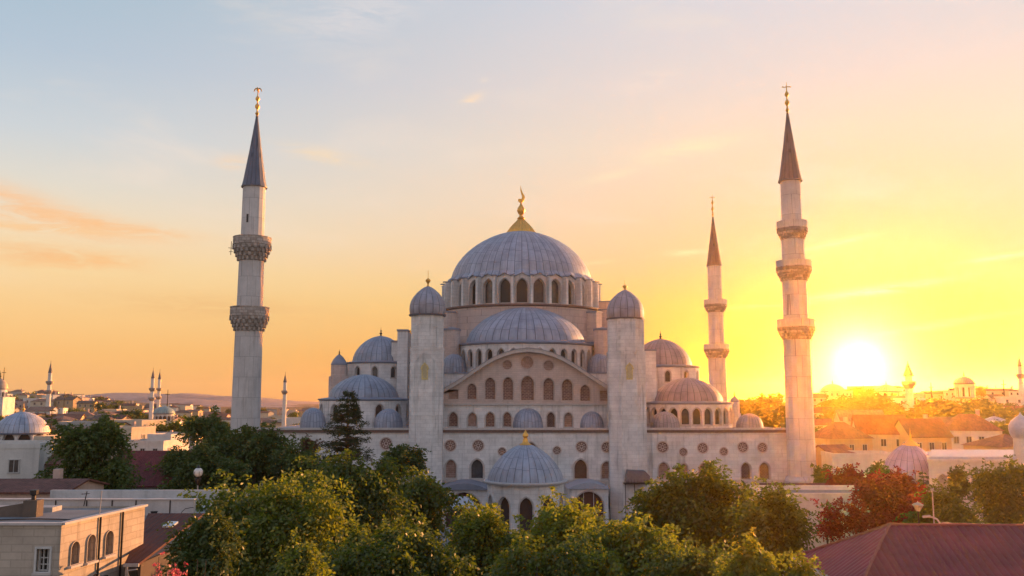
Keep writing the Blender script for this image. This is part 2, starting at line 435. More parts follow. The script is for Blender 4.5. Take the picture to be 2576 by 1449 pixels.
def tiles(key, base, pitch=0.3, course=0.36, axis='x', var=0.2, ridge=0.0):
    """clay tile / ribbed metal roof: ribs run down the slope, counted along `axis` of the object"""
    def fn(g, out):
        p = opos(g); x, y, z = g.sep(p)
        a = x if axis == 'x' else y; bdir = y if axis == 'x' else x
        ca = g.m('DIVIDE', a, pitch); rib = g.m('SINE', g.m('MULTIPLY', ca, 2 * math.pi))
        cb = g.m('ADD', g.m('DIVIDE', bdir, course), g.m('MULTIPLY', g.m('MODULO', g.m('FLOOR', g.m('ADD', ca, 1000.0)), 2.0), 0.5))
        wn = g.new('ShaderNodeTexWhiteNoise'); wn.noise_dimensions = '2D'
        g.put(wn.inputs['Vector'], g.xyz(g.m('FLOOR', ca), g.m('FLOOR', cb), 0.0))
        n1 = g.noise(p, 0.5, 5, 0.6)
        k = g.m('MULTIPLY', g.rng(wn.outputs[0], 0, 1, 1 - var, 1 + var, smooth=False), g.rng(n1, 0.25, 0.75, 0.72, 1.2))
        h = g.m('ADD', g.m('MULTIPLY', rib, 0.5), g.m('MULTIPLY', g.m('FRACT', g.m('ADD', cb, 1000.0)), 0.3))
        principled(g, out, g.vm('SCALE', tuple(base), scale=k), 0.75, bump=h, bstr=0.6, bdist=0.06, spec=0.25)
    return material(key, fn)
def leaf(key, c_dark, c_light, trans=0.45, tcol=None):
    """leaves: their own colour differs from leaf to leaf; light also passes through them"""
    def fn(g, out):
        at = g.new('ShaderNodeAttribute'); at.attribute_name = 'tint'
        col = g.mix(at.outputs['Fac'], tuple(c_dark), tuple(c_light))
        d = g.new('ShaderNodeBsdfDiffuse'); t = g.new('ShaderNodeBsdfTranslucent'); gl = g.new('ShaderNodeBsdfGlossy')
        g.put(d.inputs[0], col)
        tc = g.vm('MULTIPLY', col, tcol or (1.9, 1.5, 0.6)); g.put(t.inputs[0], tc)
        mx = g.new('ShaderNodeMixShader'); mx.inputs[0].default_value = trans
        g.l.new(d.outputs[0], mx.inputs[1]); g.l.new(t.outputs[0], mx.inputs[2])
        gl.inputs['Roughness'].default_value = 0.45; g.put(gl.inputs[0], (0.9, 0.9, 0.85))
        m2 = g.new('ShaderNodeMixShader'); m2.inputs[0].default_value = 0.035
        g.l.new(mx.outputs[0], m2.inputs[1]); g.l.new(gl.outputs[0], m2.inputs[2]); g.l.new(m2.outputs[0], out.inputs[0])
    return material(key, fn)

STONE = stone("pale_limestone", (0.745, 0.71, 0.685), contrast=0.06, joint=0.065, stain=0.50)
STONE_PINK = stone("pinkish_limestone", (0.58, 0.46, 0.41), bw=0.8, bh=0.3, contrast=0.06, joint=0.05)
STONE_MIN = stone("minaret_limestone", (0.58, 0.54, 0.52), bw=1.5, bh=3.0, contrast=0.06, stain=0.35, joint=0.16)
STONE_DK = stone("weathered_limestone", (0.43, 0.37, 0.33), bw=0.6, bh=0.4, contrast=0.25, stain=0.45)
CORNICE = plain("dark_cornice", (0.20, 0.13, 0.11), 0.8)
LEADFLAT = plain("flat_lead", (0.24, 0.25, 0.30), 0.6, 0.1, 0.15, 0.8)
LEAD_EDGE = plain("lead_edge", (0.13, 0.13, 0.16), 0.6, 0.1)
GOLD = plain("gilded_copper", (0.85, 0.44, 0.10), 0.40, 0.6, 0.15, 4.0)
GOLD_PALE = plain("worn_gilding", (0.62, 0.50, 0.22), 0.55, 0.3, 0.25, 4.0)
GLASS_DK = plain("dark_window_glass", (0.06, 0.048, 0.045), 0.25, 0.0, 0.3, 2.0, 0.5)
FRAME = plain("window_stone_frame", (0.50, 0.45, 0.42), 0.85)
LATTICE = brickwork("terracotta_lattice", (0.24, 0.135, 0.11), (0.17, 0.095, 0.08), (0.36, 0.25, 0.21), 0.55, 0.24)
LATTICE_DK = brickwork("dark_lattice", (0.15, 0.095, 0.085), (0.10, 0.06, 0.055), (0.23, 0.16, 0.14), 0.4, 0.2)
BLIND = brickwork("walled_up_arch", (0.36, 0.23, 0.19), (0.30, 0.19, 0.16), (0.40, 0.29, 0.25), 0.9, 0.3)
METAL_DK = plain("dark_iron", (0.05, 0.045, 0.045), 0.5, 0.6)
BARK = plain("bark", (0.09, 0.065, 0.045), 0.95, 0.0, 0.35, 6.0)
WHITE = plaster("white_plaster", (0.66, 0.62, 0.59))

# ================================================================== mosque
UX, NF = (1, 0, 0), (0, -1, 0)
def shrink(poly, t):
    us = [p[0] for p in poly]; vs = [p[1] for p in poly]
    cu, cv = (min(us) + max(us)) / 2, (min(vs) + max(vs)) / 2
    w, h = max(us) - min(us), max(vs) - min(vs)
    return [(cu + (p[0] - cu) * (w - 2 * t) / w, cv + (p[1] - cv) * (h - 2 * t) / h) for p in poly]
PANES = [GLASS_DK, GLASS_DK, plain('brown_window_glass', (0.085, 0.058, 0.048), 0.3, 0.0, 0.35, 2.0, 0.5), plain('grey_window_glass', (0.075, 0.075, 0.08), 0.18, 0.0, 0.3, 1.0, 0.6), plain('black_window_glass', (0.030, 0.026, 0.026), 0.3)]
WRS = random.Random(12)
def win(parent, O, U, N, H, depth=0.45, pane=None, frame=None, bars=(1, 2), surround=0.18, name='window', label=None):
    """an opening's frame, bars and pane: one mesh"""
    pane = pane or GLASS_DK; frame = frame or FRAME
    if pane is GLASS_DK: pane = WRS.choice(PANES)
    mb = MB(); mb.mat(0)
    Hs = shrink(H, 0.01)
    us = [p[0] for p in H]; vs = [p[1] for p in H]
    w, h = max(us) - min(us), max(vs) - min(vs); t = min(0.10, w * 0.09)
    mb.ring(O, U, N, Hs, shrink(H, t), depth - 0.16, depth - 0.02)
    if surround: mb.ring(O, U, N, shrink(H, -surround), H, -0.07, 0.05)
    c = (min(us) + max(us)) / 2
    Ov, Uv, Nv = Vector(O), Vector(U).normalized(), Vector(N).normalized()
    def at(u, v, d): return Ov + Uv * u + Vector((0, 0, v)) - Nv * d
    bt = min(0.05, w * 0.035)
    for i in range(bars[0]):
        u = min(us) + w * (i + 1) / (bars[0] + 1)
        mb.obox(at(u, min(vs) + h * 0.47, depth - 0.07), Uv, (0, 0, 1), Nv, bt, h * 0.47, 0.04)
    for i in range(bars[1]):
        v = min(vs) + h * 0.85 * (i + 1) / (bars[1] + 1)
        mb.obox(at(c, v, depth - 0.07), Uv, (0, 0, 1), Nv, w / 2 - t, bt, 0.035)
    mb.mat(1).plate(O, U, N, Hs, depth, depth + 0.06)
    cc = at(c, (min(vs) + max(vs)) / 2, 0)
    return mb.build(name, [frame, pane], parent, origin=cc, label=label)
def drum(parent, name, mat, cx, cy, Rr, z0, z1, nb, ww, wh, wz, pt=0.2, pane=None, skip=1, fullwin=False, arc=None, rev=0.45):
    """round wall of flat bays with an opening in every bay that can be seen from the front and sides"""
    mb = MB(); todo = []
    rng_ = range(nb)
    a0 = -math.pi / 2 - math.pi / nb
    for i in rng_:
        a, b = a0 + 2 * math.pi * i / nb, a0 + 2 * math.pi * (i + 1) / nb
        mid = (a + b) / 2
        if arc and abs(((mid + math.pi / 2 + math.pi) % (2 * math.pi)) - math.pi) > arc: continue
        A = Vector((cx + Rr * math.cos(a), cy + Rr * math.sin(a), 0)); B = Vector((cx + Rr * math.cos(b), cy + Rr * math.sin(b), 0))
        U = (B - A); L = U.length; U.normalize(); N = Vector((math.cos(mid), math.sin(mid), 0))
        o = rect(0, L, z0, z1)
        if (N.y < 0.30 or fullwin) and i % skip == 0:
            H = arch(L / 2, wz, ww, wh, pt, 5)
            mb.wall(A, U, N, o, [H], rev); todo.append((A, U, N, H))
        else: mb.wall(A, U, N, o)
    ob = mb.build(name, mat, parent, origin=(cx, cy, z0))
    for (A, U, N, H) in todo: win(ob, A, U, N, H, rev, pane=pane, surround=0.14, bars=(0, 0))
    return ob
def dome_prof(Rr, z0, h, k=14, ex=1.75, ey=0.56):
    pr = []
    for i in range(k + 1):
        s = math.sin(math.pi / 2 * i / k)
        pr.append((Rr * max(0.0, 1 - s ** ex) ** ey if i < k else 0.0, z0 + h * s))
    return pr
def dome(parent, name, cx, cy, Rr, z0, h, ribs, rings=7, n=64, tone=(0.34, 0.36, 0.43), a0=0.0, a1=2 * math.pi, eave=0.25, ex=1.75, ey=0.56, label=None):
    key = "lead_%d_%d_%s" % (ribs, rings, "%02d%02d%02d" % tuple(int(c * 100) for c in tone))
    mb = MB(); mb.mat(0).lathe(cx, cy, dome_prof(Rr, z0, h, 16, ex, ey), n, a0, a1)
    if eave: mb.mat(1).lathe(cx, cy, [(Rr * 0.9, z0 - eave), (Rr + eave, z0 - eave), (Rr + eave * 1.15, z0 - eave * 0.3), (Rr + 0.02, z0 + 0.03)], n, a0, a1)
    return mb.build(name, [lead(key, tone, ribs, rings), LEAD_EDGE], parent, origin=(cx, cy, z0), smooth=35, label=label)
def finial(parent, cx, cy, z0, h, r, mat=None):
    """gilded finial: stacked bulbs, a spike and a small crescent"""
    mb = MB()
    mb.lathe(cx, cy, [(r * 1.1, z0), (r * 0.5, z0 + h * 0.10), (r * 0.35, z0 + h * 0.16), (r * 0.95, z0 + h * 0.26), (r * 0.95, z0 + h * 0.32), (r * 0.3, z0 + h * 0.42),
                      (r * 0.28, z0 + h * 0.48), (r * 0.65, z0 + h * 0.55), (r * 0.25, z0 + h * 0.64), (r * 0.16, z0 + h * 0.75), (0, z0 + h)], 12)
    return mb.build('finial', mat or GOLD, parent, origin=(cx, cy, z0), smooth=50)

YW = 130.0
mosque = thing('mosque', 'huge pale stone mosque with grey lead domes, arched front and two domed towers', 'mosque', (PX(1326, 1250, YW), YW + 20, 0))
ZT = PZ(1081, YW)                       # top of the long lower wall
x0w, x1w = PX(650, 1080, YW), PX(1990, 1150, YW)
def harch(px, y0, y1, wpx, Y, pt=0.2):
    ym = (y0 + y1) / 2; s = PX(px + 1, ym, Y) - PX(px, ym, Y)
    return arch(PX(px, ym, Y), PZ(y1, Y), wpx * s, PZ(y0, Y) - PZ(y1, Y), pt)
def hdisc(px, py, rpx, Y):
    s = PX(px + 1, py, Y) - PX(px, py, Y)
    return disc(PX(px, py, Y), PZ(py, Y), rpx * s)

# ---- long lower wall with its windows and roundels
lowwins = [(1134, 1156, 1204, 28, BLIND), (1200, 1155, 1205, 32, GLASS_DK), (1461, 1155, 1206, 34, GLASS_DK), (1526, 1160, 1206, 27, BLIND), (1670, 1162, 1206, 28, BLIND),
           (1721, 1165, 1206, 22, BLIND), (1771, 1164, 1206, 26, BLIND), (1877, 1163, 1207, 25, LATTICE_DK), (1924, 1162, 1207, 27, LATTICE_DK),
           (720, 1158, 1204, 27, LATTICE_DK), (790, 1158, 1204, 27, GLASS_DK), (870, 1158, 1204, 27, LATTICE_DK), (960, 1158, 1204, 27, GLASS_DK),
           (1336, 1112, 1150, 34, BLIND), (1543, 1241, 1283, 46, GLASS_DK)]
roundels = [(1133, 1121, 14), (1203, 1121, 14), (1263, 1136, 10), (1401, 1133, 10), (1463, 1124, 14), (1526, 1125, 13), (1667, 1125, 14), (1719, 1137, 10), (1768, 1127, 13),
            (1821, 1136, 10), (1869, 1125, 13), (1918, 1126, 12), (771, 1119, 17), (971, 1116, 15), (690, 1125, 12)]
holes = [harch(a, b, c, d, YW) for (a, b, c, d, e) in lowwins] + [hdisc(a, b, c, YW) for (a, b, c) in roundels]
mb = MB(); mb.wall((0, YW, 0), UX, NF, rect(x0w, x1w, -0.5, ZT), holes, 0.5)
mb.add([(x1w, YW, -0.5), (x1w, YW + 62, -0.5), (x1w, YW + 62, ZT), (x1w, YW, ZT), (x0w, YW, -0.5), (x0w, YW + 62, -0.5), (x0w, YW + 62, ZT), (x0w, YW, ZT)], [(0, 1, 2, 3), (7, 6, 5, 4), (1, 5, 6, 2)])
lower = mb.build('lower_wall', STONE, mosque)
for (a, b, c, d, e) in lowwins:
    win(lower, (0, YW, 0), UX, NF, harch(a, b, c, d, YW), 0.5, pane=e, surround=0.22 if e is GLASS_DK else 0.14, bars=(0, 0))
for (a, b, c) in roundels:
    H = hdisc(a, b, c, YW); m = MB()
    cu, cv = PX(a, b, YW), PZ(b, YW); rr = abs(H[0][0] - cu)
    m.mat(0).ring((0, YW, 0), UX, NF, disc(cu, cv, rr + 0.10), disc(cu, cv, rr * 0.92), -0.05, 0.2)
    m.mat(1).plate((0, YW, 0), UX, NF, disc(cu, cv, rr - 0.01), 0.14, 0.25)
    for k in range(8):      # pierced petals of the stucco grille
        an = 2 * math.pi * k / 8
        m.mat(0).plate((0, YW, 0), UX, NF, disc(cu + rr * 0.6 * math.cos(an), cv + rr * 0.6 * math.sin(an), rr * 0.13, 8), 0.09, 0.15)
    m.mat(0).ring((0, YW, 0), UX, NF, disc(cu, cv, rr * 0.36), disc(cu, cv, rr * 0.22), 0.09, 0.15)
    m.build('roundel', [STONE_PINK, LATTICE], lower, origin=(cu, YW, cv))
MB().box(x0w + 0.02, x1w - 0.02, YW + 0.3, YW + 61.9, ZT - 0.6, ZT - 0.02).build('terrace_roof', LEADFLAT, mosque)
mb = MB(); mb.mat(0).box(x0w - 0.1, x1w + 0.3, YW - 0.45, YW + 0.25, ZT - 0.02, ZT + 0.28)
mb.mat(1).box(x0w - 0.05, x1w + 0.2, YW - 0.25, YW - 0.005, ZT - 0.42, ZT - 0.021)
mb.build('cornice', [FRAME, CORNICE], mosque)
MB().box(x0w, x1w, YW - 0.22, YW - 0.004, PZ(1212, YW), PZ(1212, YW) + 0.3).build('string_course', FRAME, mosque)
for (xa, xb) in ((1110, 1114), (1552, 1556), (1640, 1645)):
    MB().box(PX(xa, 1150, YW), PX(xb, 1150, YW), YW - 0.25, YW - 0.003, 0, ZT - 0.45).build('pilaster', STONE, mosque)

# ---- upper band and the great arch
YU = 133.0
ZB = PZ(1019, YU); xa, xb = PX(1108, 1019, YU), PX(1552, 1019, YU)
upw = [(1140, 1036, 1074, 24, LATTICE), (1188, 1037, 1074, 24, BLIND), (1233, 1036, 1075, 24, LATTICE), (1276, 1036, 1075, 22, LATTICE), (1386, 1036, 1076, 22, LATTICE_DK), (1430, 1037, 1076, 23, BLIND)]
mb = MB(); mb.wall((0, YU, 0), UX, NF, rect(xa, xb, ZT - 0.3, ZB), [harch(a, b, c, d, YU) for (a, b, c, d, e) in upw], 0.45)
upper = mb.build('upper_wall', STONE, mosque)
for (a, b, c, d, e) in upw: win(upper, (0, YU, 0), UX, NF, harch(a, b, c, d, YU), 0.45, pane=e, bars=(0, 0), surround=0.12)
MB().box(xa, xb, YU - 0.3, YU + 0.1, ZB - 0.02, ZB + 0.22).build('string_course', FRAME, mosque)
AP = [(1102, 990), (1130, 975), (1160, 957), (1190, 936), (1220, 916), (1245, 902), (1270, 892), (1298, 884), (1328, 881), (1358, 884), (1388, 892), (1414, 903), (1440, 918), (1470, 938), (1500, 958), (1530, 977), (1558, 994)]
curve = [(PX(a, b, YU), PZ(b, YU)) for a, b in AP]
tym = [(curve[0][0] + 0.5, ZB + 0.2), (curve[-1][0] - 0.5, ZB + 0.2)] + [(curve[-1][0] - 0.5, curve[-1][1] - 0.1)] + [(u, v - 0.25) for u, v in curve[1:-1][::-1]] + [(curve[0][0] + 0.5, curve[0][1] - 0.1)]
tyw = [(1187, 964, 1006, 25), (1233, 949, 1006, 27), (1278, 948, 1007, 27), (1327, 945, 1008, 34), (1380, 950, 1008, 28), (1427, 953, 1009, 29), (1472, 967, 1010, 27)]
tyd = [(1276, 918, 13), (1326, 912, 17), (1380, 920, 14)]
tyr = [(1127, 1154, 980, 1005), (1508, 1533, 981, 1011)]
def hrect(a, b, c, d, Y): return rect(PX(a, d, Y), PX(b, d, Y), PZ(d, Y), PZ(c, Y))
mb = MB(); mb.wall((0, YU, 0), UX, NF, tym, [harch(a, b, c, d, YU, 0.1) for (a, b, c, d) in tyw] + [hdisc(a, b, c, YU) for a, b, c in tyd] + [hrect(*q, YU) for q in tyr], 0.35)
tymp = mb.build('tympanum', STONE_PINK, mosque)
for q in tyw: win(tymp, (0, YU, 0), UX, NF, harch(*q, YU, 0.1), 0.35, pane=LATTICE, frame=STONE_PINK, bars=(0, 0), surround=0.10)
for q in tyr: win(tymp, (0, YU, 0), UX, NF, hrect(*q, YU), 0.30, pane=BLIND, frame=STONE_PINK, bars=(0, 0), surround=0)
for q in tyd: win(tymp, (0, YU, 0), UX, NF, hdisc(*q, YU), 0.25, pane=BLIND, frame=STONE_PINK, bars=(0, 0), surround=0.06, name='roundel')
mb = MB()
band = [(u, v + 0.30) for u, v in curve] + [(u, v - 0.28) for u, v in curve[::-1]]
n = len(curve)
mb.mat(0)
for i in range(n - 1):
    q = [(curve[i][0], curve[i][1] - 0.28), (curve[i + 1][0], curve[i + 1][1] - 0.28), (curve[i + 1][0], curve[i + 1][1] + 0.25), (curve[i][0], curve[i][1] + 0.25)]
    mb.extrude([(p[0], YU - 1.1, p[1]) for p in q], (0, 1.6, 0))
mb.build('arch_cornice', [FRAME], mosque, smooth=25)
mb = MB()
for i in range(n - 1):
    q = [(curve[i][0], curve[i][1] + 0.25), (curve[i + 1][0], curve[i + 1][1] + 0.25), (curve[i + 1][0], curve[i + 1][1] + 0.33), (curve[i][0], curve[i][1] + 0.33)]
    mb.extrude([(p[0], YU - 1.2, p[1]) for p in q], (0, 2.4, 0))
mb.build('arch_roof', LEADFLAT, mosque, smooth=25)
ZBL = PZ(940, 134.2)
MB().box(xa, xb, YU + 0.9, 183, ZT - 0.2, ZBL).build('nave_wall', STONE, mosque)
MB().box(xa - 0.15, xb + 0.15, YU + 0.75, 183.2, ZBL + 0.004, ZBL + 0.2).build('nave_roof', LEADFLAT, mosque)

# ---- the half dome over the arch
YS = 145.0; cs = PX(1322, 862, YS); RS = PX(1497, 880, YS) - cs; ZS = PZ(866, 139)
drum(mosque, 'half_dome_drum', STONE, cs, YS, RS, ZBL - 0.1, ZS, 36, 1.15, PZ(876, 134) - PZ(922, 134), PZ(922, 134), 0.25, skip=1, arc=1.75)
MB().lathe(cs, YS, [(RS - 0.3, ZS - 0.35), (RS + 0.35, ZS - 0.1), (RS + 0.4, ZS + 0.05), (RS * 0.85, ZS + 0.5)], 72).build('half_dome_eave', LEADFLAT, mosque, origin=(cs, YS, ZS), smooth=35)
rs = PX(1472, 862, YS) - cs; zs = ZS + 0.32
hd = dome(mosque, 'half_dome', cs, YS, rs, zs, PZ(773, YS) - zs, 44, 7, eave=0)
finial(hd, cs, YS, PZ(773.5, YS), 0.9, 0.16, METAL_DK)
# ---- block under the main drum, with stepped buttresses
YD = 158.0; cd = PX(1311, 700, YD); RD = PX(1488, 704, YD) - cd
ZD1, ZD0 = PZ(706, 151), PZ(771, 149)
RB = RD + 1.9
mb = MB(); mb.lathe(cd, YD, [(RB, ZBL - 0.2), (RB, ZD0 - 0.35)], 40); mb.build('dome_base', stone("pink_ashlar", (0.54, 0.43, 0.39), bw=2.2, bh=1.1, joint=0.14), mosque, origin=(cd, YD, ZBL))
MB().lathe(cd, YD, [(RB - 0.2, ZD0 - 0.6), (RB + 0.35, ZD0 - 0.35), (RB + 0.35, ZD0 - 0.1), (RD, ZD0 + 0.12)], 72).build('dome_ledge', CORNICE, mosque, origin=(cd, YD, ZD0), smooth=30)
for sgn in (-1, 1):
    for k, deg in enumerate((52, 66, 80, 94)):
        a = -math.pi / 2 + sgn * R(deg)
        T = Vector((math.cos(a), math.sin(a), 0)); S = Vector((-T.y, T.x, 0))
        hts = (PZ(800, YD), PZ(790, YD), PZ(765, YD), PZ(800, YD))[k]
        c = Vector((cd, YD, 0)) + T * (RB + 0.6)
        m = MB(); m.mat(0).obox((c.x, c.y, (ZBL + hts) / 2), T, S, (0, 0, 1), 1.3, 0.85, (hts - ZBL) / 2)
        m.mat(1).obox((c.x, c.y, hts + 0.1), T, S, (0, 0, 1), 1.42, 0.97, 0.1)
        c2 = c + T * 1.8
        h2 = hts - 3.2
        m.mat(0).obox((c2.x, c2.y, (ZBL + h2) / 2), T, S, (0, 0, 1), 0.6, 0.8, (h2 - ZBL) / 2)
        m.mat(1).obox((c2.x, c2.y, h2 + 0.1), T, S, (0, 0, 1), 0.7, 0.9, 0.1)
        m.build('stepped_buttress', [STONE_PINK, LEADFLAT], mosque, origin=(c.x, c.y, ZBL))
# ---- main drum
NB = 28
md = drum(mosque, 'main_drum', STONE, cd, YD, RD + 0.25, ZD0 - 0.1, ZD1 + 0.62, NB, 1.98, (ZD1 - ZD0) * 0.88, ZD0 + 0.25, 0.28, pane=GLASS_DK, rev=0.7, fullwin=True)
for i in range(NB):
    a = -math.pi / 2 - math.pi / NB + 2 * math.pi * i / NB
    T = Vector((math.cos(a), math.sin(a), 0)); S = Vector((-T.y, T.x, 0)); O = Vector((cd, YD, 0))
    m = MB()
    q = [O + T * (RD - 0.1) + S * -0.33, ]
    zt = ZD1 + 0.1
    prof = [(RD - 0.2, ZD0 - 0.05), (RD + 1.55, ZD0 - 0.05), (RD + 1.55, zt - 0.5), (RD + 1.3, zt - 0.12), (RD + 0.9, zt - 0.1), (RD - 0.2, zt)]
    m.mat(0).extrude([O + T * r + S * 0.19 + Vector((0, 0, z)) for r, z in prof], S * -0.38)
    m.mat(1).extrude([O + T * r + S * 0.27 + Vector((0, 0, z)) for r, z in ((RD - 0.2, zt + 0.004), (RD + 1.05, zt - 0.116), (RD + 1.85, zt - 0.14), (RD + 1.85, zt + 0.02), (RD - 0.2, zt + 0.16))], S * -0.54)
    m.build('buttress', [STONE, LEADFLAT], md, origin=(O + T * RD + Vector((0, 0, ZD0))))
# ---- main dome with its scalloped lead skirt
hD = PZ(583, YD) - ZD1 - 0.45
mdome = dome(mosque, 'main_dome', cd, YD, RD, ZD1 + 0.45, hD, 64, 8, n=128, eave=0, tone=(0.35, 0.37, 0.44))
mb = MB(); seg = NB * 8; vs = []; fs = []
for i in range(seg + 1):
    a = -math.pi / 2 - math.pi / NB + 2 * math.pi * i / seg
    fr = ((a + math.pi / 2 + math.pi / NB) * NB / (2 * math.pi)) % 1.0; w = 1 - abs(2 * fr - 1)
    zl = ZD1 - 0.15 + 0.75 * w
    for (r, z) in ((RD + 0.20, zl - 0.10), (RD + 0.62, zl - 0.12), (RD + 0.66, zl + 0.02), (RD * 0.985, ZD1 + 1.25)):
        vs.append((cd + r * math.cos(a), YD + r * math.sin(a), z))
for i in range(seg):
    for k in range(3): fs.append((4 * i + k, 4 * i + 4 + k, 4 * i + 5 + k, 4 * i + 1 + k))
mb.add(vs, fs); mb.build('scalloped_eave', lead("lead_64_8_%s" % "".join("%02d" % int(q * 100) for q in (0.35, 0.37, 0.44)), (0.35, 0.37, 0.44), 64, 8), mdome, origin=(cd, YD, ZD1 + 0.45), smooth=40)
# gilded cap, bulb and flame-like crescent
zc = PZ(587, YD); s = PX(1312, 560, YD) - PX(1311, 560, YD)
mb = MB()
mb.lathe(cd, YD, [(34 * s, zc - 0.35), (35 * s, zc + 0.15), (29 * s, PZ(576, YD)), (20 * s, PZ(565, YD)), (11 * s, PZ(556, YD)), (7 * s, PZ(551, YD))], 72, mod=lambda a, z: 1 + 0.05 * math.cos(24 * a))
mb.lathe(cd, YD, [(9 * s, PZ(552, YD)), (10 * s, PZ(549, YD)), (5 * s, PZ(545, YD)), (4.2 * s, PZ(541, YD)), (7 * s, PZ(538, YD)), (10.5 * s, PZ(530, YD)), (8.5 * s, PZ(523, YD)), (3.5 * s, PZ(516, YD)), (2.2 * s, PZ(511, YD)), (0, PZ(509, YD))], 24)
fl = [(1309.5, 510.5), (1305, 508), (1303.2, 503.5), (1305.5, 500), (1309, 501), (1312.5, 500), (1313.5, 495), (1311.5, 488), (1309.3, 480), (1310, 466), (1312.3, 478), (1315.5, 486), (1320, 493), (1320.8, 499), (1318, 505), (1314, 509.5)]
mb.extrude([(cd + (a - 1311) * s, YD - 0.17, PZ(b, YD)) for a, b in fl], (0, 0.34, 0))
mb.build('finial', GOLD, mdome, origin=(cd, YD, zc), smooth=40)

# ---- two flanking towers
def octa(cx, cy, w, tw=0.0):
    r = w / 2 / math.cos(math.pi / 8)
    return [(cx + r * math.cos(math.pi / 8 + i * math.pi / 4), cy + r * math.sin(math.pi / 8 + i * math.pi / 4)) for i in range(8)]
def tower(pl, pr, ptop, pdome, pfin, belt, rdome):
    YT = 127.2; yb = 1060
    w = PX(pr, yb, YT) - PX(pl, yb, YT); cx = PX((pl + pr) / 2, yb, YT); cy = YT + w / 2
    zt = PZ(ptop, YT + 1.5); zb_ = PZ(belt, YT)
    m = MB(); m.prism(octa(cx, cy, w), -0.3, zb_); m.prism(octa(cx, cy, w * 0.955), zb_ + 0.002, zt)
    tw = m.build('tower', STONE, mosque, origin=(cx, cy, 0))
    m = MB(); m.prism(octa(cx, cy, w * 1.02), zb_ - 0.16, zb_ + 0.12); m.build('belt', STONE, tw); m = MB(); m.prism(octa(cx, cy, w * 1.012), PZ(1052, YT) - 0.08, PZ(1052, YT) + 0.08); m.build('belt', STONE, tw)
    rd = rdome * (PX(1001, 760, cy) - PX(1000, 760, cy)); h = PZ(pdome, cy) - zt
    m = MB(); m.mat(0).lathe(cx, cy, [(rd * a, zt + h * b) for a, b in ((0.95, 0.0), (1.0, 0.08), (1.02, 0.2), (1.0, 0.34), (0.93, 0.48), (0.80, 0.62), (0.62, 0.75), (0.40, 0.87), (0.2, 0.95), (0.0, 1.0))], 48)
    m.mat(1).lathe(cx, cy, [(rd * 0.7, zt - 0.12), (rd * 1.03, zt - 0.12), (rd * 1.05, zt + 0.1), (rd * 0.95, zt + 0.13)], 48)
    dm = m.build('tower_dome', [lead("lead_tower", (0.31, 0.31, 0.36), 16, 3, 0.0), LEAD_EDGE], tw, origin=(cx, cy, zt), smooth=40)
    m = MB(); zf = PZ(pdome + 2, cy); hf = PZ(pfin, cy) - zf; rr = 5.5 * (PX(1001, 710, cy) - PX(1000, 710, cy))
    m.lathe(cx, cy, [(rr * 0.7, zf), (rr * 0.35, zf + hf * 0.12), (rr * 0.5, zf + hf * 0.22), (rr * 1.15, zf + hf * 0.34), (rr * 1.15, zf + hf * 0.42), (rr * 0.3, zf + hf * 0.52), (rr * 0.12, zf + hf * 0.55), (rr * 0.10, zf + hf)], 14)
    m.build('finial', GOLD, tw, origin=(cx, cy, zf), smooth=45)
    O = (0, YT, 0)
    def pp(px, py): return (PX(px, py, YT), PZ(py, YT))
    c = (pl + pr) / 2
    # blind pointed panel, gilded niche, lower slit
    pan = [pp(c - 29, 1046), pp(c + 29, 1046), pp(c + 29, belt + 32), pp(c, belt + 9), pp(c - 29, belt + 32)]
    MB().ring(O, UX, NF, pan, shrink(pan, 0.12), -0.07, 0.02).build('blind_panel', STONE, tw)
    ni = [pp(c - 8, 955), pp(c + 8, 955), pp(c + 8, 930), pp(c + 11, 928), pp(c + 8, 920), pp(c + 3, 915), pp(c, 911), pp(c - 3, 915), pp(c - 8, 920), pp(c - 11, 928), pp(c - 8, 930)]
    m = MB(); m.mat(0).ring(O, UX, NF, ni, shrink(ni, 0.2), -0.12, 0.02); m.mat(1).plate(O, UX, NF, shrink(ni, 0.2), -0.04, 0.03); m.build('niche', [GOLD_PALE, plain("niche_ochre", (0.50, 0.42, 0.26), 0.8)], tw)
    sl = arch(PX(c, 1010, YT), PZ(1030, YT), 0.7, PZ(983, YT) - PZ(1030, YT), 0.1)
    MB().ring(O, UX, NF, sl, shrink(sl, 0.08), -0.05, 0.02).build('blind_slit', STONE, tw)
    up = [pp(c - 33, belt - 4), pp(c + 33, belt - 4), pp(c + 33, ptop + 30), pp(c, ptop + 14), pp(c - 33, ptop + 30)]
    MB().ring(O, UX, NF, shrink(up, 0.0), shrink(up, 0.10), w * 0.0225 - 0.055, w * 0.0225 + 0.02).build('blind_panel', STONE, tw)
    return tw
tower(1026, 1111, 792, 719, 681, 876, 45)
tower(1536, 1631, 801, 728, 705, 886, 46)

# ---- side domes, exedrae and turrets
def pxm(n, py, Y): return n * (PX(1001, py, Y) - PX(1000, py, Y))
def side_dome(px, Y, base, top, rd, rdrum, zlow, nb, ww, wh, ribs, tone, fin=True, skip=2):
    cx = PX(px, base, Y); z = PZ(base, Y - pxm(rd, base, Y) * 0.55); Rr = pxm(rdrum, base, Y); r = pxm(rd, base, Y)
    d = drum(mosque, 'side_drum', STONE, cx, Y, Rr, zlow, z, nb, ww, wh, z - wh - 0.75, 0.2, skip=skip)
    MB().lathe(cx, Y, [(Rr - 0.1, z - 0.3), (Rr + 0.25, z - 0.12), (Rr + 0.28, z + 0.02), (r * 0.9, z + 0.35)], 48).build('eave', LEADFLAT, d, origin=(cx, Y, z), smooth=30)
    dm = dome(mosque, 'side_dome', cx, Y, r, z + 0.15, PZ(top, Y) - z - 0.15, ribs, 5, eave=0, tone=tone)
    if fin: finial(dm, cx, Y, PZ(top + 1, Y), pxm(24, top, Y), 0.28, METAL_DK)
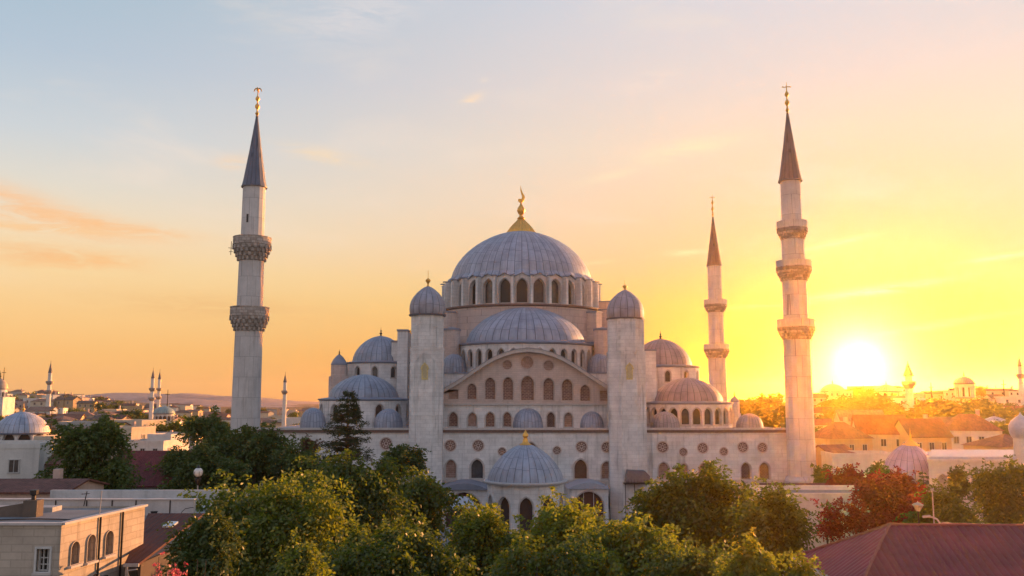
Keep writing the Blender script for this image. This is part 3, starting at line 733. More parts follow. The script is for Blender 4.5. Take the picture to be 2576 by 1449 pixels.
LT, RT_GLOW = (0.31, 0.335, 0.40), (0.38, 0.29, 0.28)  # right-hand tone is pinker: sunset glow put into the lead's colour
side_dome(957, 156, 912, 845, 70, 88, ZT - 0.2, 24, 1.0, 2.0, 32, LT)
side_dome(915, 141, 1004, 942, 88, 109, ZT - 0.2, 24, 1.3, 2.6, 32, LT, fin=False)
side_dome(1663, 156, 922, 853, 77, 94, ZT - 0.2, 24, 1.0, 2.0, 32, RT_GLOW)
side_dome(1730, 141, 1013, 950, 87, 108, ZT - 0.2, 24, 1.3, 2.6, 32, RT_GLOW, skip=1, fin=False)
def half(name, px, Y, base, top, rpx, ribs, tone):
    cx = PX(px, base, Y); z = PZ(base, Y) ; r = pxm(rpx, base, Y); h = PZ(top, Y - r * 0.3) - z
    m = MB(); m.lathe(cx, Y, [(r, z), (r, z + h * 0.12), (r * 0.985, z + h * 0.3), (r * 0.93, z + h * 0.5), (r * 0.8, z + h * 0.7), (r * 0.58, z + h * 0.86), (r * 0.3, z + h * 0.96), (0, z + h)], 36)
    m.build(name, lead("lead_small_%d" % (int(tone[0] * 1000)), tone, 24, 3), mosque, origin=(cx, Y, z), smooth=50)
for (px, Y, b_, t_, r_, tone) in ((787, 134, 1077, 1025, 32, (0.33, 0.35, 0.42)), (977, 133.6, 1078, 1028, 36, (0.33, 0.35, 0.42)), (1328, 133.2, 1079, 1026, 38, (0.36, 0.38, 0.46)),
                                  (1489, 133.2, 1080, 1034, 30, (0.36, 0.38, 0.46)), (1673, 133.6, 1082, 1035, 37, (0.38, 0.33, 0.33)), (1886, 134, 1084, 1040, 34, (0.38, 0.32, 0.31))):  # lead of the right-hand pair warmed, evening glow painted in
    half('exedra_dome', px, Y, b_, t_, r_, 24, tone)
for (px, sg) in ((1142, 1), (1509, -1)):
    half('exedra_dome', px, 138.5, 941, 889, 32, 20, (0.31, 0.32, 0.37))
    cx = PX(px - 6 * sg, 880, 140.5); m = MB()
    m.mat(0).lathe(cx, 140.5, [(pxm(21, 880, 140.5), ZBL - 0.1), (pxm(21, 880, 140.5), PZ(832, 140.5))], 24); m.mat(1).lathe(cx, 140.5, [(pxm(23, 880, 140.5), PZ(832, 140.5)), (pxm(23, 880, 140.5), PZ(827, 140.5)), (0, PZ(823, 140.5))], 24)
    m.build('stair_turret', [STONE_PINK, LEADFLAT], mosque, origin=(cx, 140.5, ZBL), smooth=40)
for (a, b, t_, Y) in ((1478, 1502, 862, 143), (1500, 1540, 905, 139), (1505, 1530, 850, 142), (1115, 1136, 850, 144), (1000, 1026, 830, 150), (985, 1010, 858, 152), (1620, 1650, 880, 140)):
    m = MB(); m.mat(0).box(PX(a, t_, Y), PX(b, t_, Y), Y, Y + 5, ZT - 0.1, PZ(t_ + 3, Y)); m.mat(1).box(PX(a - 1.5, t_, Y), PX(b + 1.5, t_, Y), Y - 0.2, Y + 5.2, PZ(t_ + 3, Y) + 0.003, PZ(t_, Y) + 0.1)
    m.build('stepped_buttress', [STONE, LEADFLAT], mosque, origin=(PX(a, t_, Y), Y, ZT))
for (px, Y, wpx, base, top, tip, mat_) in ((853, 150, 37, 917, 891, 880, STONE_PINK), (1848, 143, 22, 1010, 996, 988, STONE)):
    cx = PX(px, base, Y); w = pxm(wpx, base, Y); z = PZ(base, Y)
    m = MB(); m.prism(octa(cx, Y, w), ZT, z); m.prism(octa(cx, Y, w * 1.25), ZT, PZ(base + 30, Y)); t_ = m.build('corner_turret', mat_, mosque, origin=(cx, Y, ZT))
    h = PZ(top, Y) - z; r = w * 0.5
    m = MB(); m.lathe(cx, Y, [(r * 1.1, z - 0.1), (r * 1.1, z + 0.08), (r * 0.98, z + h * 0.2), (r * 0.82, z + h * 0.45), (r * 0.5, z + h * 0.75), (r * 0.2, z + h * 0.93), (0, z + h)], 24)
    m.build('turret_dome', LEADFLAT, t_, origin=(cx, Y, z), smooth=40)
    finial(t_, cx, Y, PZ(top + 1, Y), pxm(14, top, Y), 0.18, METAL_DK)
# ---- low front porches and the hooded balcony
YP = 124.0
def porch(xl, xr, top, spring, Y, roofm):
    z1, z0 = PZ(top, Y), PZ(spring, Y); a, b = PX(xl, top, Y), PX(xr, top, Y); c = (a + b) / 2; w = (b - a)
    H = arch(c, 0.05, w * 0.78, z1 - 0.7, 0.02)
    m = MB(); m.wall((0, Y, 0), UX, NF, rect(a, b, -0.2, z1 - 0.3), [H], 0.5); m.box(a, a + 0.3, Y + 0.01, YW, -0.2, z1 - 0.35); m.box(b - 0.3, b, Y + 0.01, YW, -0.2, z1 - 0.35)
    o = m.build('porch', STONE, mosque)
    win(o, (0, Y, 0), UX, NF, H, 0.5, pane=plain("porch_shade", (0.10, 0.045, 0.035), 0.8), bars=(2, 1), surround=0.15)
    sec = [(a - 0.3, z1 - 0.3)] + [(a - 0.3 + (w + 0.6) * i / 10, z1 - 0.3 + 0.9 * math.sin(math.pi * i / 10)) for i in range(1, 10)] + [(b + 0.3, z1 - 0.3)]
    MB().extrude([(p[0], Y - 0.4, p[1]) for p in sec], (0, YW - Y + 0.3, 0)).build('porch_roof', roofm, o)
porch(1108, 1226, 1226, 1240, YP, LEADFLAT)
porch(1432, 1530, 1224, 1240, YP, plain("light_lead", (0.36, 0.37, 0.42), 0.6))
m = MB(); YB = 127.0
bx0, bx1 = PX(1568, 1215, YB), PX(1638, 1215, YB)
m.mat(0).box(bx0, bx1, YB - 1.2, YB + 1, PZ(1214, YB) - 0.15, PZ(1214, YB))
for q in (bx0 + 0.1, (bx0 + bx1) / 2 - 0.6, bx1 - 0.15): m.box(q, q + 0.09, YB - 1.15, YB - 1.06, 0.0, PZ(1214, YB) - 0.15)
m.mat(1).extrude([(bx0 + 0.3, YB - 1.0, PZ(1212, YB)), (bx1 - 0.3, YB - 1.0, PZ(1212, YB)), (bx1 - 0.3, YB - 1.0, PZ(1196, YB)), (bx1 - 1.0, YB - 1.0, PZ(1183, YB)), (bx0 + 0.5, YB - 1.0, PZ(1181, YB)), (bx0 + 0.3, YB - 1.0, PZ(1196, YB))], (0, 1.5, 0))
for k in range(9): m.mat(0).box(bx0 + 0.05 + k * 0.46, bx0 + 0.09 + k * 0.46, YB - 1.18, YB - 1.14, PZ(1214, YB), PZ(1204, YB))
m.build('hooded_balcony', [METAL_DK, plain("hood_lead", (0.16, 0.15, 0.17), 0.6)], mosque, origin=(bx0, YB, PZ(1214, YB)))

# ================================================================== minarets
SPIRE = lambda key, c: lead(key, c, 16, 1)
def minaret(label, px, py, Y, spire_tip, spire_base, fin_tip, wspire, shafts, balconies, pbase, spirec=(0.13, 0.14, 0.19), foot=None, group='minarets of the great mosque', cross='bar'):
    """shafts: (ytop, ybottom, width at top, width at bottom); balconies: (ytop, yfloor, ybottom, width)"""
    X = PX(px, py, Y); t = thing('minaret', label, 'minaret', (X, Y, 0), group)
    def wm(wp, y): return wp * (PX(1001, y, Y) - PX(1000, y, Y))
    m = MB()
    for (a, b, wt, wb) in shafts:
        r1, r0 = wm(wt, a) / 2, wm(wb, b) / 2
        m.lathe(X, Y, [(r0, PZ(b, Y) if b < 1300 else -0.3), (r1, PZ(a, Y))], 16)
    if foot:
        ya, wf = foot; r = wm(wf, ya) / 2; z = PZ(ya, Y)
        m.lathe(X, Y, [(r * 1.06, -0.3), (r * 1.06, z * 0.55), (r, z * 0.6), (r, z), (r * 0.9, z + 0.5)], 16)
    m.build('shaft', STONE_MIN, t, origin=(X, Y, 0), smooth=20)
    for (a, f, b, w) in balconies:
        r = wm(w, a) / 2; sh = min(shafts, key=lambda q: abs(q[0] - b)); ri = wm(sh[2], b) / 2
        za, zf, zb_ = PZ(a, Y), PZ(f, Y), PZ(b, Y); m = MB()
        steps = 4; prof = [(ri * 0.98, zb_ - 0.15)]
        for k in range(steps):
            q = (k + 1) / steps; prof += [(ri + (r - ri) * (k + 0.35) / steps, zb_ + (zf - zb_) * (k + 0.1) / steps), (ri + (r - ri) * q * 0.97, zb_ + (zf - zb_) * (k + 0.55) / steps), (ri + (r - ri) * q * 0.97, zb_ + (zf - zb_) * q)]
        prof += [(r * 1.03, zf), (r * 1.03, zf + 0.16), (r * 0.9, zf + 0.17), (ri * 0.8, zf + 0.17)]
        m.lathe(X, Y, prof, 32, mod=lambda an, z: 1.0)
        for k in range(steps):      # rows of little stalactite brackets
            rr = ri + (r - ri) * (k + 0.75) / steps; zz = zb_ + (zf - zb_) * (k + 0.35) / steps
            for i in range(20):
                an = 2 * math.pi * (i + 0.5 * (k % 2)) / 20; T = Vector((math.cos(an), math.sin(an), 0))
                m.obox(Vector((X, Y, zz)) + T * rr, T, Vector((-T.y, T.x, 0)), (0, 0, 1), (r - ri) * 0.16, rr * 0.085, (zf - zb_) * 0.11)
        o = m.build('balcony', STONE_DK, t, origin=(X, Y, zf))
        m = MB(); m.lathe(X, Y, [(r, zf + 0.18), (r, za), (r * 1.03, za + 0.01), (r * 1.03, za + 0.13), (r * 0.92, za + 0.13), (r * 0.92, zf + 0.18)], 16)
        for i in range(16):
            an = 2 * math.pi * (i + 0.5) / 16; T = Vector((math.cos(an), math.sin(an), 0)); S = Vector((-T.y, T.x, 0)); c = Vector((X, Y, (zf + 0.2 + za) / 2)) + T * (r * math.cos(math.pi / 16) + 0.02)
            m.obox(c, T, S, (0, 0, 1), 0.04, r * 0.11, (za - zf) * 0.3)
        m.build('parapet', STONE_MIN if cross == 'bar' else STONE_DK, o, origin=(X, Y, zf))
        an = -math.pi / 2 + 0.5
    r = wm(wspire, spire_base) / 2; z0, z1 = PZ(spire_base, Y), PZ(spire_tip, Y)
    m = MB(); m.mat(0).lathe(X, Y, [(r * 1.04, z0), (r * 1.0, z0 + 0.25), (r * 0.90, z0 + (z1 - z0) * 0.10), (r * 0.5, z0 + (z1 - z0) * 0.52), (r * 0.09, z1)], 16)
    m.mat(1).lathe(X, Y, [(r * 0.85, z0 - 0.18), (r * 1.07, z0 - 0.16), (r * 1.07, z0 + 0.02), (r * 0.9, z0 + 0.03)], 16)
    sp = m.build('spire', [SPIRE("spire_lead_%d" % int(spirec[0] * 1000), spirec), LEAD_EDGE], t, origin=(X, Y, z0), smooth=15)
    zf = PZ(spire_tip, Y) - 0.05; hf = PZ(fin_tip, Y) - zf; g_ = max(0.16, wm(5.2, spire_tip)) * (1.0 if wspire > 45 else 0.62)
    m = MB()
    m.lathe(X, Y, [(g_ * 0.75, zf), (g_ * 0.4, zf + hf * 0.04), (g_ * 0.95, zf + hf * 0.11), (g_ * 0.4, zf + hf * 0.18), (g_ * 0.35, zf + hf * 0.24), (g_ * 1.15, zf + hf * 0.32), (g_ * 1.1, zf + hf * 0.38), (g_ * 0.35, zf + hf * 0.45),
                   (g_ * 0.3, zf + hf * 0.52), (g_ * 1.05, zf + hf * 0.59), (g_ * 1.0, zf + hf * 0.64), (g_ * 0.3, zf + hf * 0.71), (g_ * 0.2, zf + hf * 0.85), (g_ * 0.1, zf + hf)], 12)
    if cross == 'bar':
        m.tube([(X - g_ * 1.9, Y, zf + hf * 0.84), (X + g_ * 1.9, Y, zf + hf * 0.86)], g_ * 0.22, 6)
        for q in (-1.9, 1.9): m.sphere((X + g_ * q, Y, zf + hf * 0.85), g_ * 0.32, 8)
    else:           # drooping leaf arms round a knob
        m.sphere((X, Y, zf + hf * 0.9), g_ * 0.55, 10)
        for q in (-1, 1):
            m.tube([(X, Y, zf + hf * 0.93), (X + q * g_ * 0.9, Y, zf + hf * 0.97), (X + q * g_ * 1.6, Y, zf + hf * 0.92), (X + q * g_ * 1.9, Y, zf + hf * 0.85)], [g_ * 0.3, g_ * 0.36, g_ * 0.3, g_ * 0.12], 6)
            m.tube([(X, Y, zf + hf * 0.93), (X, Y + q * g_ * 0.9, zf + hf * 0.97), (X, Y + q * g_ * 1.9, zf + hf * 0.85)], [g_ * 0.3, g_ * 0.3, g_ * 0.12], 6)
    m.build('finial', GOLD, sp, origin=(X, Y, zf), smooth=45)
    return t, X
ml, XL = minaret('thick minaret with two brown corbelled balconies and slate blue spire, nearest the left domes', 617, 1080, 131.0, 293, 470, 220, 60,
    [(470, 604, 55, 57), (650, 780, 61, 64), (825, 1310, 67, 77)], [(600, 618, 656, 92), (775, 797, 832, 94)], 1310, cross='leaf')
o = MB(); zz = PZ(553, 131)
o.box(XL - 0.5, XL - 0.22, 131 - 1.72, 131 - 1.5, zz - 0.7, zz + 0.55); o.build('slit_window', METAL_DK, ml, origin=(XL, 131, zz))
m = MB(); xq = PX(581, 625, 131); zq = PZ(625, 131)
m.tube([(xq, 131, zq - 1.0), (xq + 0.05, 131, zq + 1.1)], 0.05, 5); m.tube([(xq - 0.4, 131, zq + 0.1), (XL - 2.5, 131, zq)], 0.045, 5); m.tube([(xq - 0.3, 131, zq - 0.5), (xq + 0.3, 131, zq - 0.5)], 0.04, 5)
m.build('aerial', METAL_DK, ml, origin=(xq, 131, zq))
minaret('tall minaret with three balconies at the wall end beside the setting sun', 2016, 1150, 128.5, 285, 455, 207, 56,
    [(455, 566, 48, 50), (600, 664, 54, 55), (705, 808, 59, 61), (850, 1310, 66, 71)], [(560, 578, 602, 74), (659, 675, 706, 85), (806, 826, 853, 91)], 1310, spirec=(0.16, 0.13, 0.14), foot=(1206, 84))
minaret('slimmer farther minaret with two balconies, behind the right-hand domes', 1806, 985, 195.0, 545, 668, 488, 38,
    [(668, 760, 34, 35.5), (784, 872, 38, 39), (898, 1310, 44, 50)], [(756, 768, 785, 56), (868, 880, 900, 62)], 1310, spirec=(0.17, 0.12, 0.12))

# ================================================================== domed fountain in front of the wall
YF = 112.0
cf = PX(1322, 1210, YF); zf0 = PZ(1213, YF - 2.5); rf = pxm(96, 1210, YF)
fo = thing('domed_pavilion', 'small domed stone pavilion with gilded tip in front of the mosque wall, right edge sunlit', 'pavilion', (cf, YF, 0))
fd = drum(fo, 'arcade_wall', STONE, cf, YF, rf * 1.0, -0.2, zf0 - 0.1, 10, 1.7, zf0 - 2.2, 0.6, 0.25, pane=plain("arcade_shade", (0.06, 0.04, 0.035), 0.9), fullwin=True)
MB().lathe(cf, YF, [(rf * 0.96, zf0 - 0.35), (rf * 1.06, zf0 - 0.30), (rf * 1.10, zf0 - 0.1), (rf * 1.10, zf0 + 0.02), (rf * 0.99, zf0 + 0.10)], 48).build('eave', FRAME, fo, origin=(cf, YF, zf0), smooth=30)
fdm = dome(fo, 'dome', cf, YF, rf, zf0 + 0.06, PZ(1117, YF) - zf0, 30, 4, eave=0, tone=(0.36, 0.38, 0.45), n=72, ex=1.5, ey=0.62)
m = MB(); q = pxm(1, 1100, YF); z = lambda y: PZ(y, YF)
m.lathe(cf, YF, [(15 * q, z(1122)), (15.5 * q, z(1118)), (9 * q, z(1114)), (6.5 * q, z(1110)), (6 * q, z(1104)), (4 * q, z(1102)), (7.5 * q, z(1097)), (7 * q, z(1093)), (4 * q, z(1088)), (1.5 * q, z(1084)), (0, z(1080))], 20)
m.build('finial', GOLD, fdm, origin=(cf, YF, z(1118)), smooth=40)
# kiosk with a pale hipped roof
def kiosk(label, xl, xr, ytop, yeave, Y, roofm, wallm):
    a, b = PX(xl, yeave, Y), PX(xr, yeave, Y); ze, zt = PZ(yeave, Y), PZ(ytop, Y); d = (b - a) * 0.8
    k = thing('kiosk', label, 'kiosk', ((a + b) / 2, Y + d / 2, 0))
    m = MB(); m.wall((0, Y + 0.3, 0), UX, NF, rect(a + 0.3, b - 0.3, -0.1, ze), [rect(a + 0.8, (a + b) / 2 - 0.3, 1.0, ze - 0.5), rect((a + b) / 2 + 0.2, b - 0.8, 0.0, ze - 0.5)], 0.25)
    m.box(a + 0.3, b - 0.3, Y + 0.6, Y + d - 0.3, -0.1, ze); m.build('wall', wallm, k)
    c = ((a + b) / 2, Y + d / 2)
    m = MB(); m.add([(a, Y, ze), (b, Y, ze), (b, Y + d, ze), (a, Y + d, ze), (c[0] - 0.5, c[1], zt), (c[0] + 0.5, c[1], zt)], [(3, 2, 1, 0), (0, 1, 5, 4), (1, 2, 5), (2, 3, 4, 5), (3, 0, 4)])
    m.box(a - 0.05, b + 0.05, Y - 0.05, Y + d + 0.05, ze - 0.15, ze - 0.004); m.build('roof', roofm, k)
kiosk('small kiosk with pale hipped roof left of the domed pavilion', 1126, 1200, 1252, 1277, 108, plain("pale_sheet_roof", (0.50, 0.52, 0.56), 0.5), plaster("dark_kiosk", (0.10, 0.08, 0.075)))

# ================================================================== ground and hills
def sstep(a, b, x):
    t = np.clip((x - a) / (b - a), 0, 1); return t * t * (3 - 2 * t)
def terrain(x, y):
    x = np.asarray(x, float); y = np.asarray(y, float)
    u = x / np.maximum(y, 1.0)
    L = sstep(-0.30, -0.42, u) * (3.5 * sstep(150, 240, y) + 13.0 * sstep(240, 760, y) * (0.22 + 0.78 * sstep(-0.36, -0.54, u)))
    Rr = sstep(0.26, 0.36, u) * (4.5 * sstep(140, 190, y) + 12.5 * sstep(185, 335, y))
    bump = 0.7 * np.sin(x * 0.021 + 1.3) * np.sin(y * 0.017) + 0.4 * np.sin(x * 0.053 + y * 0.041)
    return L + Rr + bump * sstep(200, 320, y)
def gz(x, y): return float(terrain(x, y))
def grid_mesh(name, xs, ys, zf, mat, kind='structure'):
    X, Y = np.meshgrid(xs, ys); Z = zf(X, Y)
    nx, ny = len(xs), len(ys)
    co = np.stack([X, Y, Z], -1).reshape(-1, 3).astype(np.float32)
    i = np.arange(nx * ny).reshape(ny, nx)
    q = np.stack([i[:-1, :-1], i[:-1, 1:], i[1:, 1:], i[1:, :-1]], -1).reshape(-1, 4)
    me = bpy.data.meshes.new(name); quads(me, co, q); me.materials.append(mat)
    me.polygons.foreach_set('use_smooth', np.ones(len(q), bool)); me.update()
    ob = bpy.data.objects.new(name, me); COL.objects.link(ob); ob['kind'] = kind; WL[ob.name] = Vector((0, 0, 0))
    return ob
def quads(me, co, q):
    me.vertices.add(len(co)); me.vertices.foreach_set('co', np.asarray(co, np.float32).ravel())
    me.loops.add(q.size); me.loops.foreach_set('vertex_index', q.astype(np.int32).ravel())
    me.polygons.add(len(q)); me.polygons.foreach_set('loop_start', np.arange(len(q), dtype=np.int32) * q.shape[1])
    me.update(calc_edges=True)
def ground_mat():
    def fn(g, out):
        p = wpos(g); n1 = g.noise(p, 0.03, 6, 0.6); n2 = g.noise(p, 0.4, 5, 0.6)
        c = g.mix(g.rng(n1, 0.35, 0.65), (0.040, 0.052, 0.034), (0.095, 0.090, 0.085))
        principled(g, out, g.vm('SCALE', c, scale=g.rng(n2, 0.25, 0.75, 0.7, 1.3)), 0.95, bump=n2, bstr=0.3, bdist=0.1, spec=0.1)
    return material("earth_and_grass", fn)
def hill_mat():
    def fn(g, out):
        p = wpos(g); n1 = g.noise(p, 0.008, 6, 0.65); n2 = g.noise(p, 0.05, 5, 0.6)
        c = g.mix(g.rng(n1, 0.35, 0.65), (0.20, 0.18, 0.22), (0.30, 0.26, 0.29))
        principled(g, out, g.vm('SCALE', c, scale=g.rng(n2, 0.25, 0.75, 0.75, 1.25)), 0.95, spec=0.1)
    return material("hill_scrub", fn)
grid_mesh('ground', np.unique(np.concatenate([np.linspace(-2600, -400, 60), np.linspace(-400, 500, 110), np.linspace(500, 2600, 60)])), np.unique(np.concatenate([np.linspace(-120, 900, 130), np.linspace(900, 3100, 30)])), terrain, ground_mat())
MB().box(PX(700, 1300, 110), PX(2100, 1300, 110), 96, YW - 0.4, 0.0, 0.012).build('pavement', plain("court_paving", (0.33, 0.31, 0.30), 0.85, 0, 0.2, 0.8))['kind'] = 'structure'
def hills(name, prof, y0, depth, seed):
    """ridge whose crest follows (photo x, photo y) pairs at distance y0"""
    rs = np.random.RandomState(seed)
    pts = sorted((PX(a, b, y0), PZ(b, y0)) for a, b in prof)
    X0 = np.array([p[0] for p in pts]); Z0 = np.array([p[1] for p in pts])
    xs = np.linspace(X0[0], X0[-1], 260); ys = np.linspace(y0 - depth, y0 + depth, 26)
    ph = rs.rand(8) * 6.28
    def zf(X, Y):
        crest = np.interp(X, X0, Z0); t = 1 - np.abs(Y - y0) / depth
        e = np.sin(np.clip(t, 0, 1) * math.pi / 2) ** 1.3
        n = sum(np.sin(X * (0.012 * (k + 1)) + Y * 0.009 * (k + 1.5) + ph[k]) / (k + 1) for k in range(6))
        return -3 + (crest + 3) * e + n * 1.5 * np.clip(1 - t, 0, 0.6) * 1.5 + 0.5 * np.sin(X * 0.11 + ph[6]) * np.sin(X * 0.047 + ph[7])
    return grid_mesh(name, xs, ys, zf, hill_mat())
hills('hills', [(-300, 1004), (0, 1008), (160, 1002), (240, 993), (300, 988), (360, 988), (420, 992), (470, 989), (520, 993), (560, 997), (600, 996), (660, 1001), (740, 1009), (860, 1018), (1000, 1022)], 2500, 420, 3)
hills('hills', [(-300, 1020), (100, 1022), (300, 1018), (420, 1006), (450, 1001), (520, 1006), (640, 1022), (700, 1020), (800, 1026), (1000, 1030)], 1750, 300, 5)
hills('hills', [(1500, 1020), (1700, 1012), (1850, 1003), (1950, 1000), (2100, 1002), (2300, 1000), (2500, 1003), (2700, 1000), (2900, 1004)], 2300, 420, 9)

# ================================================================== trees
def leafmesh(name, pos, axis, side, L, Wd, tint, mat):
    """one diamond-shaped face per leaf"""
    L = L[:, None]; Wd = Wd[:, None]
    v0 = pos; v1 = pos + axis * L * 0.45 + side * Wd; v2 = pos + axis * L; v3 = pos + axis * L * 0.45 - side * Wd
    co = np.stack([v0, v1, v2, v3], 1).reshape(-1, 3); q = np.arange(len(co)).reshape(-1, 4)
    me = bpy.data.meshes.new(name); quads(me, co, q)
    at = me.attributes.new('tint', 'FLOAT', 'FACE'); at.data.foreach_set('value', tint.astype(np.float32))
    me.materials.append(mat); me.update(); return me
def unit(a): return a / np.maximum(np.linalg.norm(a, axis=-1, keepdims=True), 1e-9)
def sprays(rs, pos, ax, tint, k, Ls, Ll, droop, wratio=0.28):
    """every anchor carries a small drooping twig with k leaflets"""
    n = len(pos); t = np.linspace(0.15, 1.0, k)[None, :, None]
    ax = unit(ax); Lsn = (Ls * rs.uniform(0.6, 1.3, n))[:, None, None]
    p = pos[:, None, :] + ax[:, None, :] * t * Lsn + np.array([0, 0, -1.0]) * (t ** 2) * Lsn * droop
    perp = unit(np.cross(ax, np.array([0, 0, 1.0]) + 0.3 * rs.randn(n, 3)))[:, None, :]
    sg = np.where(np.arange(k) % 2 == 0, 1.0, -1.0)[None, :, None]
    d = unit(perp * sg * 0.8 + ax[:, None, :] * 0.7 + np.array([0, 0, -0.5 * droop - 0.1]) + 0.35 * rs.randn(n, k, 3))
    sd = unit(np.cross(d, rs.randn(n, k, 3)))
    m = n * k
    return (p.reshape(m, 3), d.reshape(m, 3), sd.reshape(m, 3), Ll * rs.uniform(0.6, 1.25, m), Ll * wratio * rs.uniform(0.7, 1.2, m), np.clip(np.repeat(tint, k) + 0.14 * rs.randn(m), 0, 1))
def trunk_mb(rs, x, y, z0, cz, top, rad, limbs):
    m = MB(); lean = rs.uniform(-0.4, 0.4, 2)
    base = [(x, y, z0 - 0.3), (x + lean[0] * 0.3, y + lean[1] * 0.3, z0 + (cz - z0) * 0.45), (x + lean[0], y + lean[1], cz), (x + lean[0] * 1.3, y + lean[1] * 1.2, cz + (top - cz) * 0.6)]
    m.tube(base, [rad * 1.25, rad * 0.85, rad * 0.55, rad * 0.15], 8)
    st = Vector(base[1])
    for c in limbs:
        c = Vector(c); f = rs.uniform(0.0, 0.8); a = st.lerp(Vector(base[2]), f); md = a.lerp(c, 0.55) + Vector((0, 0, -0.06 * (c - a).length))
        m.tube([a, md, c], [rad * 0.38, rad * 0.22, rad * 0.06], 6)
    return m
def broad_tree(label, cat, px, ptop, pbot, wpx, Y, seed, mat, n=1800, Ll=0.26, Ls=0.7, droop=0.7, nclump=16, k=7, depth=None, group=None, name='broadleaf_tree', up=0.25, rel=1.0):
    rs = np.random.RandomState(seed)
    top, bot = PZ(ptop, Y), PZ(pbot, Y); x = PX(px, (ptop + pbot) / 2, Y); w = PX(px + wpx / 2, (ptop + pbot) / 2, Y) - x
    d = depth or w * 0.9
    z0 = gz(x, Y); bot = max(bot, z0 + 0.8)
    rz = (top - bot) / 2; C = np.array([x, Y, (top + bot) / 2])
    # a few big limbs' worth of lobes, each carrying smaller knobs of foliage
    K = max(4, int(round(nclump * 0.34))); lobes = []
    tries = 0
    while len(lobes) < K and tries < 3000:
        tries += 1
        a = rs.uniform(0, 6.283); f = rs.uniform(0.15, 1.0) ** 0.7; r = min(w, rz * 1.1) * rs.uniform(0.34, 0.52)
        zc = C[2] + rz * rs.uniform(-0.75, 0.75) * (1 - 0.35 * f)
        c = np.array([x + math.cos(a) * f * max(0.1, w - r * 0.9), Y + math.sin(a) * f * max(0.1, d - r * 0.9), zc])
        if c[2] + r * 0.95 > top: c[2] = top - r * rs.uniform(0.95, 1.25)
        if all(np.linalg.norm(c - o[0]) > 0.72 * (r + o[1]) for o in lobes) or tries > 2500: lobes.append((c, r, rs.uniform(0.1, 0.8)))
    r = min(w, rz) * 0.38; lobes.append((np.array([x + rs.uniform(-0.3, 0.3) * w, Y, top - r]), r, 0.5))
    cl = []
    for (c, r, tn) in lobes:
        for q in range(8):
            dv = rs.randn(3); dv[2] = abs(dv[2]) * 0.9 - 0.25; dv = unit(dv)
            cl.append((c + dv * r * rs.uniform(0.55, 0.85) * np.array([1, 1, 0.85]), r * rs.uniform(0.20, 0.50), np.clip(tn + rs.uniform(-0.2, 0.2), 0, 1)))
    fill = 0.08
    wts = np.array([c[1] ** 2 for c in cl]); ci = rs.choice(len(cl), n, p=wts / wts.sum())
    cc = np.array([c[0] for c in cl])[ci]; cr = np.array([c[1] for c in cl])[ci]; ct = np.array([c[2] for c in cl])[ci]
    inner = rs.rand(n) < fill; li = rs.randint(0, len(lobes), n)
    cc = np.where(inner[:, None], np.array([l[0] for l in lobes])[li], cc); cr = np.where(inner, np.array([l[1] for l in lobes])[li] * 0.75, cr)
    dv = rs.randn(n, 3); dv[:, 2] += up; dv = unit(dv)
    pos = cc + dv * (cr * rs.uniform(0.2, 1.0, n) ** 0.42 * (1 + 0.42 * np.abs(rs.randn(n)) * rs.uniform(0.2, 1.0, len(cl))[ci]))[:, None] * np.array([1.1, 1.1, 0.85])
    ax = dv * 0.8 + 0.45 * rs.randn(n, 3) + np.array([0, 0, -0.45 * droop])
    ns = max(24, n // 40); q = rs.randint(0, n, ns); per = 7; sl = Ls * rs.uniform(0.9, 2.3, ns)
    sd_ = unit(pos[q] - C + np.array([0, 0, 0.5 * rz]) + 0.35 * w * rs.randn(ns, 3)); tt = np.linspace(0.1, 1.0, per)[None, :, None]
    sp_ = pos[q][:, None, :] + sd_[:, None, :] * tt * sl[:, None, None] + np.array([0, 0, -0.35 * droop]) * tt ** 2 * sl[:, None, None]
    pos = np.concatenate([pos, sp_.reshape(-1, 3)]); ax = np.concatenate([ax, np.repeat(sd_, per, 0) + 0.5 * rs.randn(ns * per, 3)])
    ct = np.concatenate([ct, np.clip(np.repeat(ct[q], per) + 0.25, 0, 1)])
    tint = np.clip(ct * 0.6 + rs.uniform(0, 0.4, len(pos)), 0, 1)
    cl = lobes
    L = sprays(rs, pos, ax, tint, k, Ls, Ll, droop)
    t = thing(name, label, cat, (x, Y, z0), group)
    me = leafmesh('crown', L[0] - np.array([x, Y, z0]), *L[1:], mat)
    o = bpy.data.objects.new('crown', me); COL.objects.link(o); o.parent = t
    tm = trunk_mb(rs, x, Y, z0, C[2] - rz * 0.35, top, max(0.12, w * 0.075), [c[0] for c in cl]).build('trunk', BARK, t)
    return t
